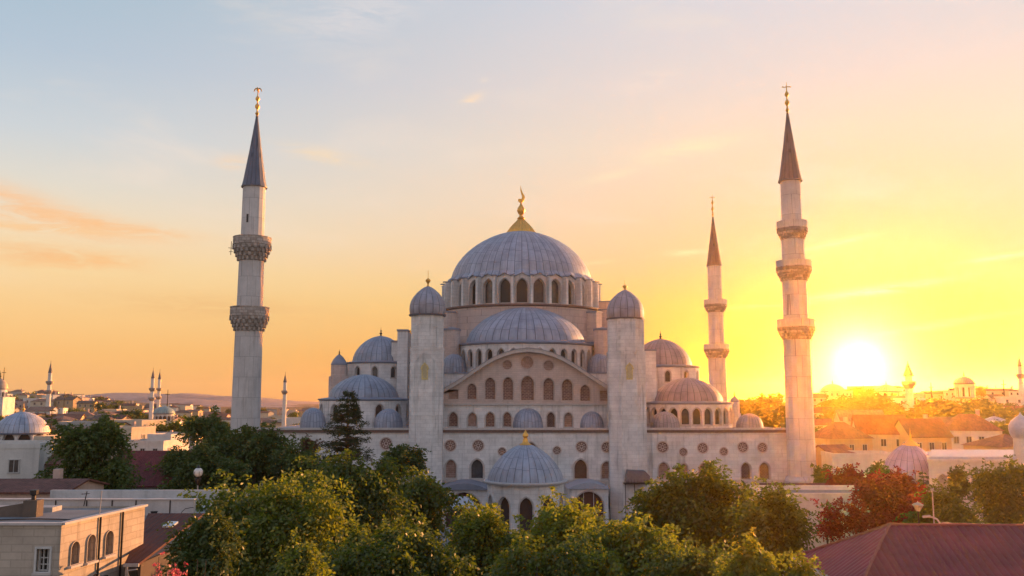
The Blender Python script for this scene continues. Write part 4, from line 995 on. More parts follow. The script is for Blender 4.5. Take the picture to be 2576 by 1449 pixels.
def conifer(label, cat, px, ptop, pbot, wpx, Y, seed, mat, tiers=13, per=9, name='conifer', group=None, open_=1.0, nl=26):
    rs = np.random.RandomState(seed)
    top = PZ(ptop, Y); bot = PZ(pbot, Y); x = PX(px, pbot, Y); w = PX(px + wpx / 2, pbot, Y) - x; z0 = gz(x, Y)
    pos, ax, m = [], [], MB()
    m.tube([(x, Y, z0 - 0.3), (x + 0.1, Y, (z0 + top) / 2), (x, Y, top - 0.2)], [w * 0.11, w * 0.07, 0.03], 8)
    for i in range(tiers):
        f = (i + rs.uniform(0, 0.25)) / tiers; z = bot + (top - bot) * f; R0 = w * (1 - f) ** 0.85 * rs.uniform(0.75, 1.12) + 0.15
        for j in range(per if f < 0.75 else max(4, per - 3)):
            a = rs.uniform(0, 6.283); r = R0 * rs.uniform(0.7, 1.1)
            d = np.array([math.cos(a), math.sin(a), rs.uniform(-0.05, 0.25)]); e = np.array([x, Y, z]) + d * r - np.array([0, 0, 0.16 * r])
            m.tube([(x, Y, z), tuple(np.array([x, Y, z]) + d * r * 0.6), tuple(e)], [0.09 * w * (1 - f) + 0.015, 0.03, 0.01], 4)
            q = rs.uniform(0.25, 1.0, nl)
            pp = np.array([x, Y, z]) + d * r * q[:, None] - np.array([0, 0, 0.16 * r]) * (q ** 2)[:, None]
            pp += rs.randn(nl, 3) * np.array([0.12, 0.12, 0.025]) * r * 0.8
            pos.append(pp); ax.append(d + rs.randn(nl, 3) * 0.5 + np.array([0, 0, 0.15]))
    pos = np.concatenate(pos); ax = np.concatenate(ax); tint = rs.uniform(0, 1, len(pos))
    L = sprays(rs, pos, ax, tint, 5, 0.09 * w + 0.10, 0.07 * w * open_ + 0.07, 0.25, 0.16)
    t = thing(name, label, cat, (x, Y, z0), group)
    me = leafmesh('crown', L[0] - np.array([x, Y, z0]), *L[1:], mat)
    o = bpy.data.objects.new('crown', me); COL.objects.link(o); o.parent = t
    m.build('trunk', BARK, t)
    return t
LF_OLIVE = leaf("olive_leaves", (0.040, 0.066, 0.012), (0.135, 0.158, 0.026), 0.46, (1.75, 1.75, 0.42))
LF_GOLD = leaf("sunny_leaves", (0.056, 0.090, 0.013), (0.205, 0.222, 0.032), 0.50, (1.8, 1.75, 0.42))
LF_DARK = leaf("dark_leaves", (0.034, 0.062, 0.015), (0.095, 0.132, 0.028), 0.30)
LF_GREEN = leaf("green_leaves", (0.042, 0.080, 0.018), (0.115, 0.155, 0.032), 0.42)
LF_NEEDLE = leaf("needles", (0.022, 0.040, 0.014), (0.070, 0.080, 0.026), 0.25)
LF_RED = leaf("crimson_leaves", (0.11, 0.010, 0.012), (0.30, 0.026, 0.024), 0.40, (1.5, 0.8, 0.6))
LF_PINK = leaf("pink_blossom", (0.50, 0.07, 0.09), (0.80, 0.26, 0.24), 0.40, (1.3, 1.1, 1.0))
GF = 'broad trees before the mosque wall'
broad_tree('large dark green tree with a sunlit right side behind the long white parapet', 'tree', 238, 1066, 1275, 232, 95, 11, LF_GREEN, 2400, 0.42, 0.9, 0.5, 20)
broad_tree('dark tall tree just left of the brown-balconied minaret foot', 'tree', 512, 1046, 1250, 190, 112, 12, LF_GREEN, 2100, 0.40, 0.9, 0.5, 14, group=GF)
broad_tree('dark spreading tree hiding the foot of the brown-balconied minaret', 'tree', 645, 1082, 1270, 290, 104, 13, LF_DARK, 3000, 0.42, 0.9, 0.5, 16, group=GF)
broad_tree('broad dark tree behind the globe street lamp', 'tree', 520, 1130, 1280, 240, 88, 14, LF_DARK, 2400, 0.34, 0.9, 0.5, 14, group=GF)
broad_tree('dark low tree filling the space right of the brown-balconied minaret foot', 'tree', 745, 1130, 1280, 180, 96, 34, LF_DARK, 1700, 0.36, 0.9, 0.6, 12, group=GF)
broad_tree('small reddish brown tree against the wall left of the spiky conifer', 'tree', 772, 1106, 1180, 54, 116, 15, leaf("rusty_leaves", (0.07, 0.035, 0.02), (0.13, 0.07, 0.035), 0.35), 420, 0.30, 0.6, 0.4, 8)
conifer('tall spiky dark conifer in front of the mosque side domes', 'conifer', 872, 980, 1150, 168, 106, 16, LF_NEEDLE, tiers=12, per=8, nl=20)
broad_tree('rounded dark tree standing before the left tower foot', 'tree', 1000, 1116, 1300, 170, 98, 17, LF_DARK, 2000, 0.34, 0.7, 0.7, 14, group=GF)
broad_tree('dark drooping tree left of the pale-roofed kiosk', 'tree', 1055, 1196, 1360, 160, 84, 18, LF_OLIVE, 1330, 0.40, 1.16, 1.1, 12, group=GF)
broad_tree('tall weeping green tree below the spiky conifer', 'tree', 868, 1140, 1380, 290, 76, 19, LF_OLIVE, 3420, 0.38, 1.38, 1.3, 24, group=GF)
broad_tree('broad yellow-green tree with lit tufts right of the red shed roof', 'tree', 665, 1203, 1500, 360, 58, 20, LF_GOLD, 4180, 0.31, 1.23, 1.2, 28, group=GF)
broad_tree('dark green low tree at the bottom edge behind the pink-tipped shrub', 'tree', 520, 1296, 1500, 165, 41, 21, LF_DARK, 1600, 0.22, 0.6, 0.8, 14, group=GF)
broad_tree('small golden feathery tree at the bottom edge below the weeping tree', 'tree', 742, 1368, 1560, 125, 40, 22, LF_GOLD, 1235, 0.21, 0.72, 1.3, 12, group=GF)
broad_tree('pale yellow-green sapling poking up between the weeping tree and the bottom edge', 'tree', 892, 1335, 1500, 90, 52, 23, LF_GOLD, 855, 0.25, 0.87, 1.3, 10, group=GF)
broad_tree('low wide olive tree at the bottom edge below the pale-roofed kiosk', 'tree', 1030, 1332, 1520, 330, 50, 24, LF_OLIVE, 3230, 0.28, 1.09, 1.2, 22, group=GF)
broad_tree('bright green bushy tree under the left side of the domed pavilion', 'tree', 1225, 1292, 1480, 230, 64, 25, LF_GOLD, 2660, 0.33, 1.09, 0.9, 18, group=GF)
broad_tree('bright green tree with several knobby crowns under the right side of the domed pavilion', 'tree', 1420, 1276, 1480, 270, 60, 26, LF_GOLD, 3230, 0.31, 1.09, 0.9, 22, group=GF)
broad_tree('golden edged low tree at the bottom edge right of the paved gap', 'tree', 1560, 1312, 1520, 260, 50, 27, LF_GOLD, 2660, 0.28, 1.09, 1.3, 18, group=GF)
broad_tree('large dark olive tree in front of the right wall beside the three-balcony minaret', 'tree', 1765, 1184, 1430, 340, 76, 28, LF_OLIVE, 3990, 0.38, 1.30, 0.8, 26, group=GF)
broad_tree('round dark tree left of the hipped maroon roof', 'tree', 1960, 1245, 1440, 170, 66, 29, LF_OLIVE, 2090, 0.33, 1.16, 0.8, 16, group=GF)
broad_tree('golden drooping tree at the bottom edge touching the maroon roof corner', 'tree', 1888, 1368, 1560, 160, 40, 30, LF_GOLD, 1615, 0.22, 0.87, 1.4, 14, group=GF)
broad_tree('small golden tree under the eave of the maroon hipped roof', 'tree', 2022, 1424, 1560, 84, 36, 31, LF_GOLD, 855, 0.19, 0.72, 1.4, 10, group=GF)
broad_tree('low olive tree filling the bottom edge between the two golden trees', 'tree', 1725, 1375, 1560, 260, 46, 32, LF_OLIVE, 2280, 0.25, 1.01, 1.2, 18, group=GF)
broad_tree('dark olive tree at the bottom edge under the knobby green tree', 'tree', 1330, 1370, 1560, 300, 45, 33, LF_OLIVE, 2470, 0.25, 1.01, 1.2, 18, group=GF)
GR = 'trees around the right-hand low buildings'
broad_tree('small dark round tree right of the tall minaret foot', 'tree', 2075, 1184, 1250, 62, 112, 40, LF_GREEN, 700, 0.34, 0.6, 0.5, 9, group=GR)
broad_tree('large crimson tree in front of the purple dome', 'tree', 2232, 1194, 1350, 215, 74, 41, LF_RED, 2600, 0.30, 0.75, 0.6, 18, group='crimson leaved trees')
broad_tree('low crimson tree left of the large crimson tree by the purple dome', 'tree', 2152, 1186, 1262, 120, 96, 42, LF_RED, 900, 0.34, 0.7, 0.5, 10, group='crimson leaved trees')
broad_tree('small airy crimson tree alone before the plain white wall', 'tree', 2090, 1280, 1345, 56, 72, 43, LF_RED, 360, 0.22, 0.6, 0.6, 8, group='crimson leaved trees')
broad_tree('small crimson bush at the right end of the plain white wall', 'bush', 2157, 1285, 1345, 44, 71, 44, LF_RED, 300, 0.22, 0.5, 0.6, 7, group='crimson leaved trees', name='bush')
broad_tree('small olive tree touching the left edge of the purple dome', 'tree', 2206, 1176, 1225, 46, 104, 45, LF_GREEN, 450, 0.32, 0.6, 0.5, 8, group=GR)
conifer('small dark conifer right of the large crimson tree', 'conifer', 2326, 1182, 1270, 46, 92, 46, LF_NEEDLE, tiers=9, per=7, nl=14)
broad_tree('narrow dark tree before the pointed arches of the white building', 'tree', 2412, 1196, 1260, 42, 94, 47, LF_DARK, 450, 0.32, 0.6, 0.5, 8, group=GR)
broad_tree('big dark green tree at the right edge above the maroon roof', 'tree', 2530, 1172, 1345, 170, 78, 48, LF_GREEN, 2600, 0.30, 0.75, 0.5, 18, group=GR)
broad_tree('wide low green tree between the crimson tree and the right edge tree', 'tree', 2400, 1248, 1345, 190, 68, 49, LF_GREEN, 2200, 0.26, 0.7, 0.6, 16, group=GR)
# shrubs by the red shed
def shrub(label, px, ptop, pbot, wpx, Y, seed, mat, stems=14, per=26, Ll=0.10, tipmat=None):
    rs = np.random.RandomState(seed); x = PX(px, pbot, Y); z0 = 0.0; top = PZ(ptop, Y); w = PX(px + wpx / 2, pbot, Y) - x
    t = thing('flowering_shrub', label, 'shrub', (x, Y, z0)); m = MB(); P_, A_ = [], []
    for i in range(stems):
        a = rs.uniform(0, 6.283); r = w * rs.uniform(0.1, 1.0); h = (top - z0) * rs.uniform(0.78, 1.0) if r < w * 0.6 else (top - z0) * rs.uniform(0.7, 0.9)
        e = np.array([x + r * math.cos(a), Y + r * math.sin(a) * 0.8, z0 + h]); b = np.array([x + 0.2 * rs.randn(), Y + 0.2 * rs.randn(), z0 - 0.1]); md = b * 0.45 + e * 0.55 + np.array([0, 0, 0.1])
        m.tube([tuple(b), tuple(md), tuple(e)], [0.05, 0.03, 0.01], 5)
        q = rs.uniform(0.45, 1.0, per); P_.append(md + (e - md) * ((q - 0.45) / 0.55)[:, None] + rs.randn(per, 3) * 0.10); A_.append(unit(e - md) * 0.6 + rs.randn(per, 3) * 0.7)
    pos = np.concatenate(P_); ax = np.concatenate(A_); L = sprays(rs, pos, ax, rs.uniform(0, 1, len(pos)), 5, 0.22, Ll, 0.3, 0.34)
    me = leafmesh('crown', L[0] - np.array([x, Y, z0]), *L[1:], mat); o = bpy.data.objects.new('crown', me); COL.objects.link(o); o.parent = t
    m.build('stems', BARK, t)
shrub('pink red flowering shrub with upright sprays before the red shed roof', 432, 1340, 1500, 66, 33, 60, LF_PINK, 14, 60, 0.12)
shrub('loose olive shrub right beside the pink flowering shrub', 490, 1382, 1500, 110, 33, 61, LF_OLIVE, 16, 26, 0.09)
shrub('low pink red flowering shrub at the bottom edge left of the taller pink one', 402, 1398, 1500, 50, 32.2, 62, LF_PINK, 10, 50, 0.12)

# ================================================================== foreground houses
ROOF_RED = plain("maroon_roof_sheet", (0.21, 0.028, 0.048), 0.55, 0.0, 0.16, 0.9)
ROOF_DK = tiles("dark_red_roof", (0.085, 0.024, 0.022), 0.30, 0.5, 'x', 0.12)
TILE = [tiles("clay_tiles", (0.24, 0.10, 0.065)), tiles("dark_clay_tiles", (0.15, 0.06, 0.045)), tiles("brown_tiles", (0.16, 0.10, 0.075)), tiles("faded_tiles", (0.28, 0.16, 0.115))]
WALLM = [('white', plaster("town_white", (0.66, 0.62, 0.57))), ('cream', plaster("town_cream", (0.60, 0.50, 0.38))), ('grey', plaster("town_grey", (0.42, 0.41, 0.40))), ('pink', plaster("town_pink", (0.55, 0.40, 0.34))), ('ochre', plaster("town_ochre", (0.50, 0.36, 0.22)))]
ASH = stone("ashlar_cream", (0.50, 0.42, 0.34), bw=0.9, bh=0.32, contrast=0.07, stain=0.55, joint=0.06)
GREYROOF = plain("grey_roof_felt", (0.20, 0.20, 0.205), 0.9, 0, 0.18, 0.7)
PARAPET = plaster("grey_parapet", (0.42, 0.41, 0.40), 0.3)
def cornerhouse():
    zt = PZ(1321, 38.0); A = P(155, 1321, 38.0); E = P(365, 1273, 44.5)
    h = thing('stone_house', 'cream stone house with flat grey roof, arched windows and sunlit side, bottom left corner', 'house', (-24, 42, 0))
    x_l = -34.0
    U = Vector((E.x - A.x, E.y - A.y, 0)); L = U.length; U.normalize(); N = Vector((U.y, -U.x, 0))
    def uv(px, py):     # point of the side wall seen at a photo pixel
        for i in range(400):
            t = L * i / 399; q = A + U * t
            if PX(px, py, q.y) <= q.x: return t, PZ(py, q.y)
        return L, PZ(py, E.y)
    side = []
    for (xc, yt, yb, w) in ((188, 1362, 1418, 0.58), (229, 1345, 1410, 0.60), (274, 1335, 1394, 0.62)):
        t, v1 = uv(xc, yt); _, v0 = uv(xc, yb); side.append(arch(t, v0, w, v1 - v0, 0.03))
    low = [arch(uv(236, 1440)[0], PZ(1449, 40) - 2.2, 0.7, 2.2, 0.03), arch(uv(262, 1440)[0], PZ(1449, 41) - 2.2, 0.7, 2.2, 0.03)]
    front = [rect(PX(91, 1430, 38), PX(124, 1430, 38), PZ(1438, 38), PZ(1380, 38)), rect(PX(91, 1430, 38) - 5.5, PX(124, 1430, 38) - 5.5, PZ(1438, 38), PZ(1380, 38))]
    m = MB(); m.wall((A.x, A.y, 0), U, N, rect(0, L, -0.3, zt), side + low, 0.35)
    m.wall((0, A.y, 0), UX, NF, rect(x_l, A.x, -0.3, zt), front, 0.3)
    m.add([(x_l, A.y, -0.3), (x_l, E.y, -0.3), (x_l, E.y, zt), (x_l, A.y, zt), (E.x, E.y, -0.3), (E.x, E.y, zt)], [(3, 2, 1, 0), (1, 4, 5, 2)])
    w = m.build('wall', ASH, h)
    for H in side + low: win(h, (A.x, A.y, 0), U, N, H, 0.35, bars=(1, 1), surround=0.035, frame=plain("stone_trim", (0.36, 0.30, 0.25)), pane=plain("brown_glass", (0.035, 0.022, 0.020), 0.3))
    for H in side:
        us = [p[0] for p in H]; v0 = min(p[1] for p in H); c = (min(us) + max(us)) / 2; q = A + U * c
        MB().obox((q.x + N.x * 0.06, q.y + N.y * 0.06, v0 - 0.07), U, N, (0, 0, 1), 0.42, 0.12, 0.05).build('sill', FRAME, h, origin=(q.x, q.y, v0))
    for H in front: win(h, (0, A.y, 0), UX, NF, H, 0.3, bars=(2, 2), surround=0.08, frame=plain("white_window_wood", (0.55, 0.53, 0.50)), pane=GLASS_DK)
    H = front[0]; MB().box(H[0][0] - 0.12, H[1][0] + 0.12, A.y - 0.12, A.y + 0.02, H[0][1] - 0.14, H[0][1] - 0.03).build('sill', FRAME, h, origin=(H[0][0], A.y, H[0][1]))
    MB().prism([(x_l + 0.02, A.y + 0.25), (A.x - 0.2, A.y + 0.25), (E.x - 0.25, E.y - 0.02), (x_l + 0.02, E.y - 0.02)], zt - 0.6, zt - 0.10).build('roof', GREYROOF, h)
    m = MB(); m.box(x_l, A.x + 0.05, A.y - 0.10, A.y + 0.22, zt + 0.002, zt + 0.10)
    c = A + U * (L / 2); m.obox((c.x, c.y, zt + 0.052), U, N, (0, 0, 1), L / 2, 0.16, 0.05); m.build('coping', FRAME, h, origin=(A.x, A.y, zt))
    m = MB(); c = P(82, 1300, 41.5); zc = zt - 0.1
    m.mat(0).box(c.x - 0.32, c.x + 0.32, 41.2, 41.8, zc, zc + 0.75); m.mat(1).lathe(c.x, 41.5, [(0.0, zc + 0.75), (0.11, zc + 0.76), (0.10, zc + 0.95), (0.18, zc + 1.0), (0.2, zc + 1.2), (0, zc + 1.22)], 10)
    m.mat(0).extrude([(c.x - 0.33, 41.3, zc), (c.x - 2.6, 41.3, zc), (c.x - 2.6, 41.3, zc + 0.25), (c.x - 0.33, 41.3, zc + 0.62)], (0, 0.35, 0))
    m.build('chimney', [plaster("sooty_brick", (0.14, 0.11, 0.09), 0.3), METAL_DK], h, origin=(c.x, 41.5, zc))
    for (px, py, ln, cc) in ((248, 1322, 0, 1), (306, 1288, 0, 1)):      # downpipes on the side wall
        t, _ = uv(px, py + 10); q = A + U * t + N * 0.07
        MB().tube([(q.x, q.y, 0), (q.x, q.y, zt + 0.03)], 0.05, 6).build('downpipe', METAL_DK, h, origin=(q.x, q.y, 0))
    q = A + U * uv(248, 1320)[0]
    MB().tube([(q.x, q.y, zt + 0.1), (q.x + 0.04, q.y, zt + 1.15)], 0.025, 5).build('aerial', plain("pale_pole", (0.34, 0.32, 0.31)), h, origin=(q.x, q.y, zt))
    m = MB(); m.mat(0).box(x_l + 0.1, A.x - 3, 43.0, 43.9, zt - 0.1, zt + 0.12)
    m.build('roof_vent', PARAPET, h, origin=(A.x - 4, 43, zt))
    rr = random.Random(5)
    for k in range(3):
        cx, cy = A.x - rr.uniform(1.5, 12), rr.uniform(39, 43.6); s = rr.uniform(0.15, 0.4)
        m = MB(); m.box(cx - s, cx + s, cy - s * 0.7, cy + s * 0.7, zt - 0.1, zt + rr.uniform(0.15, 0.5)); m.box(cx - s - 0.04, cx + s + 0.04, cy - s * 0.7 - 0.04, cy + s * 0.7 + 0.04, zt - 0.098, zt - 0.03); m.build('roof_vent', plain("vent_grey", (0.32, 0.31, 0.30), 0.6), h, origin=(cx, cy, zt))
    pts = [Vector((A.x - 0.4 - 0.9 * k, 40 + 0.35 * math.sin(k * 0.8), zt - 0.06)) for k in range(14)]; MB().tube(pts, 0.03, 5).build('cable', METAL_DK, h, origin=pts[0])
cornerhouse()
def longwall():
    Y = 54.0; x0, x1 = PX(-40, 1275, Y), PX(487, 1275, Y); zt, zr = PZ(1258, Y), PZ(1291, Y - 1.5)
    h = thing('flat_roofed_building', 'long grey flat-roofed building with white parapet behind the cream stone house', 'building', ((x0 + x1) / 2, Y + 4, 0))
    m = MB(); m.box(x0, x1, Y - 3.5, Y + 8, -0.3, zr - 0.4); m.box(x0, x1, Y, Y + 0.35, zr - 0.398, zt); m.box(x0, x1, Y + 7.6, Y + 7.95, zr - 0.398, zt - 0.2)
    m.build('wall', plaster("long_wall_plaster", (0.50, 0.49, 0.48), 0.3), h)
    MB().box(x0 + 0.05, x1 - 0.05, Y - 3.45, Y - 0.02, zr - 0.396, zr - 0.32).build('roof', GREYROOF, h, origin=(x0, Y, zr))
    MB().box(x0 - 0.05, x1 + 0.05, Y - 0.08, Y + 0.43, zt + 0.002, zt + 0.07).build('coping', FRAME, h, origin=(x0, Y, zt))
    for px in (68, 140, 218, 282, 342, 428):
        q = PX(px, 1275, Y); MB().box(q - 0.03, q + 0.03, Y - 0.05, Y - 0.004, zr - 0.3, zt).build('wall_joint', METAL_DK, h, origin=(q, Y, zr))
    q = PX(217, 1275, Y - 0.3); m = MB(); m.tube([(q - 0.25, Y - 0.3, zr - 0.3), (q, Y - 0.3, zt + 0.55)], 0.03, 5); m.tube([(q - 0.32, Y - 0.3, zt + 0.38), (q + 0.15, Y - 0.3, zt + 0.42)], 0.02, 4)
    for k in range(4): m.tube([(q - 0.3 + k * 0.12, Y - 0.45, zt + 0.4), (q - 0.3 + k * 0.12, Y - 0.15, zt + 0.4)], 0.012, 4)
    m.build('aerial', METAL_DK, h, origin=(q, Y, zr))
    q = PX(388, 1285, Y - 1); m = MB(); m.lathe(q, Y - 1, [(0.0, zr - 0.1), (0.16, zr - 0.08), (0.22, zr + 0.04)], 12); m.tube([(q, Y - 1, zr - 0.32), (q, Y - 1, zr - 0.05)], 0.03, 5); m.build('satellite_dish', METAL_DK, h, origin=(q, Y - 1, zr))
    pts = [P(a, b, Y - 0.6) for a, b in ((455, 1296), (458, 1287), (466, 1280), (480, 1277), (487, 1277))]; MB().tube(pts, 0.02, 5).build('cable', METAL_DK, h, origin=pts[0])
longwall()
def shed():
    Yt, Yb = 50.0, 42.0; zt, zb_ = PZ(1291, Yt), PZ(1412, Yb); x0t, x1t = PX(373, 1291, Yt), PX(500, 1291, Yt); x0b, x1b = PX(318, 1412, Yb), PX(500, 1412, Yb)
    x0, x1 = x0b + 0.1, x1t + 0.3
    h = thing('shed', 'dark red roofed shed with a small skylight beside the sunlit stone wall', 'shed', ((x0 + x1) / 2, 45, 0))
    m = MB(); m.add([(x0, Yb - 0.4, zb_), (x1, Yb - 0.4, zb_), (x1, Yt, zt), (x0t, Yt, zt), (x0, Yb - 0.4, zb_ - 0.12), (x1, Yb - 0.4, zb_ - 0.12), (x1, Yt, zt - 0.12), (x0t, Yt, zt - 0.12)], [(0, 1, 2, 3), (7, 6, 5, 4), (0, 4, 5, 1), (1, 5, 6, 2), (2, 6, 7, 3), (3, 7, 4, 0)])
    m.build('roof', ROOF_DK, h)
    MB().box(x0 - 0.03, x1, Yb - 0.5, Yb - 0.404, zb_ - 0.16, zb_ - 0.02).build('gutter', plain("pale_gutter", (0.42, 0.38, 0.35)), h, origin=(x0, Yb, zb_))
    MB().box(x0 + 0.5, x1 - 0.3, Yb + 0.2, Yt - 0.2, -0.2, zb_ - 0.13).build('wall', plaster("shed_wall", (0.12, 0.09, 0.075)), h)
    c = P(428, 1325, 47.6); sl = (zt - zb_) / (Yt - Yb + 0.4); D = Vector((0, 1, sl)).normalized(); NN = D.cross(Vector((1, 0, 0))) * -1
    zc = zb_ + (47.6 - Yb + 0.4) * sl; MB().obox((c.x, 47.6, zc + 0.06), (1, 0, 0), D, NN, 0.26, 0.42, 0.05).build('skylight', plain("skylight_glass", (0.50, 0.54, 0.60), 0.2), h, origin=(c.x, 47.6, zc))
    m = MB()
    for (a, b) in (((318, 1420), (322, 1449)), ((345, 1432), (318, 1436))): m.tube([P(*a, Yb - 0.5), P(*b, Yb - 0.5)], 0.035, 5)
    m.tube([(x0 + 0.05, Yb - 0.3, 0), (x0 + 0.05, Yb - 0.3, zb_ - 0.13)], 0.06, 6); m.build('post', plain("pale_gutter", (0.42, 0.38, 0.35)), h, origin=(x0, Yb, 0))
shed()
def hiphouse():
    x0, y0, y1, ze, zr = 14.3, 37.5, 45.5, 10.0, PZ(1322, 41.5); x1 = 42.0; xr = PX(2238, 1322, 41.5)
    h = thing('hipped_house', 'house with large maroon ribbed hipped roof in the bottom right corner', 'house', (27, 41.5, 0))
    ym = 41.5; m = MB()
    V = [(x0, y0, ze), (x0, y1, ze), (xr, ym, zr), (x1, y0, ze), (x1, y1, ze), (x1 - 3.6, ym, zr - 0.15)]
    def corr(k): return 0.045 * (0.0, 0.8, 1.0, 0.8)[k % 4]
    n_ = 96; L = []
    for k in range(n_ + 1):
        y = y0 + (y1 - y0) * k / n_; f = 1 - abs(y - ym) / (ym - y0); L.append(((x0, y, ze + corr(k)), (x0 + (xr - x0) * f, y, ze + (zr - ze) * f + corr(k))))
    for k in range(n_): m.add([L[k][0], L[k][1], L[k + 1][1], L[k + 1][0]], [(0, 1, 2, 3)])
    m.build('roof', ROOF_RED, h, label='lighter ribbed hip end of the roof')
    m = MB(); xe = x1 - 3.6; n_ = 320; L = []
    for k in range(n_ + 1):
        xx = x0 + (x1 - x0) * k / n_; f = min(1.0, (xx - x0) / (xr - x0), (x1 - xx) / 3.6); L.append(((xx, y0, ze + corr(k)), (xx, y0 + (ym - y0) * f, ze + (zr - ze) * f + corr(k)), (xx, y1 - (y1 - ym) * f, ze + (zr - ze) * f + corr(k)), (xx, y1, ze + corr(k))))
    for k in range(n_): m.add([L[k][0], L[k + 1][0], L[k + 1][1], L[k][1], L[k][2], L[k + 1][2], L[k + 1][3], L[k][3]], [(0, 1, 2, 3), (4, 5, 6, 7)])
    m.add([V[3], V[4], V[5]], [(0, 1, 2)])
    m.build('roof', plain("maroon_roof_shaded", (0.15, 0.022, 0.034), 0.6, 0.0, 0.22, 0.9), h, label='dark main slope of the roof')  # same roof as the hip end; its shade is painted as a darker maroon
    rj = random.Random(3)
    m = MB()
    for a, b in ((0, 2), (1, 2), (2, 5)): m.tube([Vector(V[a]).lerp(Vector(V[b]), q / 24) + Vector((0, 0, 0.05 + rj.uniform(-0.02, 0.02))) for q in range(25)], [0.07 + rj.uniform(-0.012, 0.012) for q in range(25)], 6)
    m.build('ridge_cap', plain("ridge_cap_maroon", (0.24, 0.07, 0.06), 0.6), h, origin=(xr, ym, zr))
    m = MB(); m.box(x0 - 0.14, x0 + 0.02, y0 - 0.1, y1 + 0.1, ze - 0.16, ze - 0.01); m.box(x0, x1, y0 - 0.16, y0 - 0.01, ze - 0.16, ze - 0.01); m.build('gutter', plain("cream_gutter", (0.50, 0.45, 0.40)), h, origin=(x0, y0, ze))
    MB().box(x0 + 0.6, x1 - 0.5, y0 + 0.6, y1 - 0.6, -0.2, ze - 0.05).build('wall', plaster("hip_house_wall", (0.45, 0.34, 0.30)), h)
    MB().box(x0 + 0.03, x1 - 0.1, y0 + 0.03, y1 - 0.03, ze - 0.045, ze - 0.004).build('soffit', plain("soffit", (0.30, 0.24, 0.21)), h)
    c = P(2382, 1330, 43.2); MB().box(c.x - 0.17, c.x + 0.17, 43.0, 43.4, zr - 0.9, PZ(1316, 43)).build('chimney', plaster("chimney_brick", (0.20, 0.13, 0.11)), h, origin=(c.x, 43, zr))
hiphouse()
def lamp_globe():
    Y = 66.0; c = P(499, 1188, Y)
    l = thing('street_lamp', 'street lamp with large pale globe on a thin pole before dark trees', 'street lamp', (c.x, Y, 0))
    MB().tube([(c.x, Y, 0), (c.x, Y, 1.2), (c.x, Y, c.z - 0.9)], [0.11, 0.06, 0.05], 8).build('pole', plain("grey_pole", (0.30, 0.30, 0.30), 0.5, 0.3), l)
    m = MB(); m.lathe(c.x, Y, [(0.05, c.z - 0.95), (0.22, c.z - 0.62), (0.24, c.z - 0.45), (0.1, c.z - 0.4)], 12)
    for k in range(6):
        a = k * math.pi / 3; m.tube([(c.x + 0.2 * math.cos(a), Y + 0.2 * math.sin(a), c.z - 0.5), (c.x + 0.36 * math.cos(a), Y + 0.36 * math.sin(a), c.z), (c.x + 0.1 * math.cos(a), Y + 0.1 * math.sin(a), c.z + 0.36)], 0.015, 4)
    m.lathe(c.x, Y, [(0.16, c.z + 0.30), (0.10, c.z + 0.40), (0.0, c.z + 0.56)], 10); m.build('bracket', METAL_DK, l, origin=c)
    MB().sphere(c, 0.33, 16, 1.05).build('globe', plain("frosted_globe", (0.62, 0.60, 0.57), 0.35), l, origin=c, smooth=60)
lamp_globe()
def lamps_right():
    Y = 58.0; c = P(2309, 1272, Y)
    l = thing('street_lamp', 'lantern street lamp with flat round hood before the crimson tree', 'street lamp', (c.x, Y, 0))
    MB().tube([(c.x, Y, 0), (c.x, Y, c.z - 0.2)], [0.10, 0.05], 8).build('pole', METAL_DK, l)
    MB().lathe(c.x, Y, [(0.12, c.z - 0.35), (0.30, c.z), (0.36, c.z + 0.05), (0.22, c.z + 0.14), (0.06, c.z + 0.2), (0.0, c.z + 0.3)], 12).build('lantern', plain("lantern_grey", (0.34, 0.29, 0.26), 0.5), l, origin=c)
    Y = 50.0; b = P(2366, 1330, Y)
    l = thing('street_lamp', 'curved arm street lamp standing behind the maroon roof ridge', 'street lamp', (b.x, Y, 0))
    pts = [(b.x, Y, 0), (b.x, Y, b.z)] + [P(a, q, Y) for a, q in ((2364, 1316), (2357, 1306), (2346, 1301), (2334, 1299))]
    MB().tube(pts, [0.07] * 2 + [0.05] * 4, 8).build('pole', plain("pale_pole", (0.34, 0.32, 0.31)), l)
    e = P(2331, 1299, Y); MB().obox(e, (1, 0, 0.1), (0, 1, 0), (0, 0, 1), 0.2, 0.09, 0.05).build('lamp_head', plain("pale_pole", (0.34, 0.32, 0.31)), l, origin=e)
    Y = 62.0; c = P(2345, 1232, Y); l = thing('street_lamp', 'slim pale lamp post rising between the crimson and green trees', 'street lamp', (c.x, Y, 0))
    MB().tube([(c.x, Y, 0), (c.x, Y, c.z)], [0.08, 0.04], 6).build('pole', plain("pale_pole", (0.34, 0.32, 0.31)), l)
    m = MB(); m.sphere((c.x, Y, c.z), 0.13, 8); m.tube([(c.x - 0.28, Y, c.z - 0.12), (c.x, Y, c.z - 0.04), (c.x + 0.28, Y, c.z - 0.12)], 0.03, 5); m.build('lamp_head', plain("pale_pole", (0.34, 0.32, 0.31)), l, origin=c)
lamps_right()

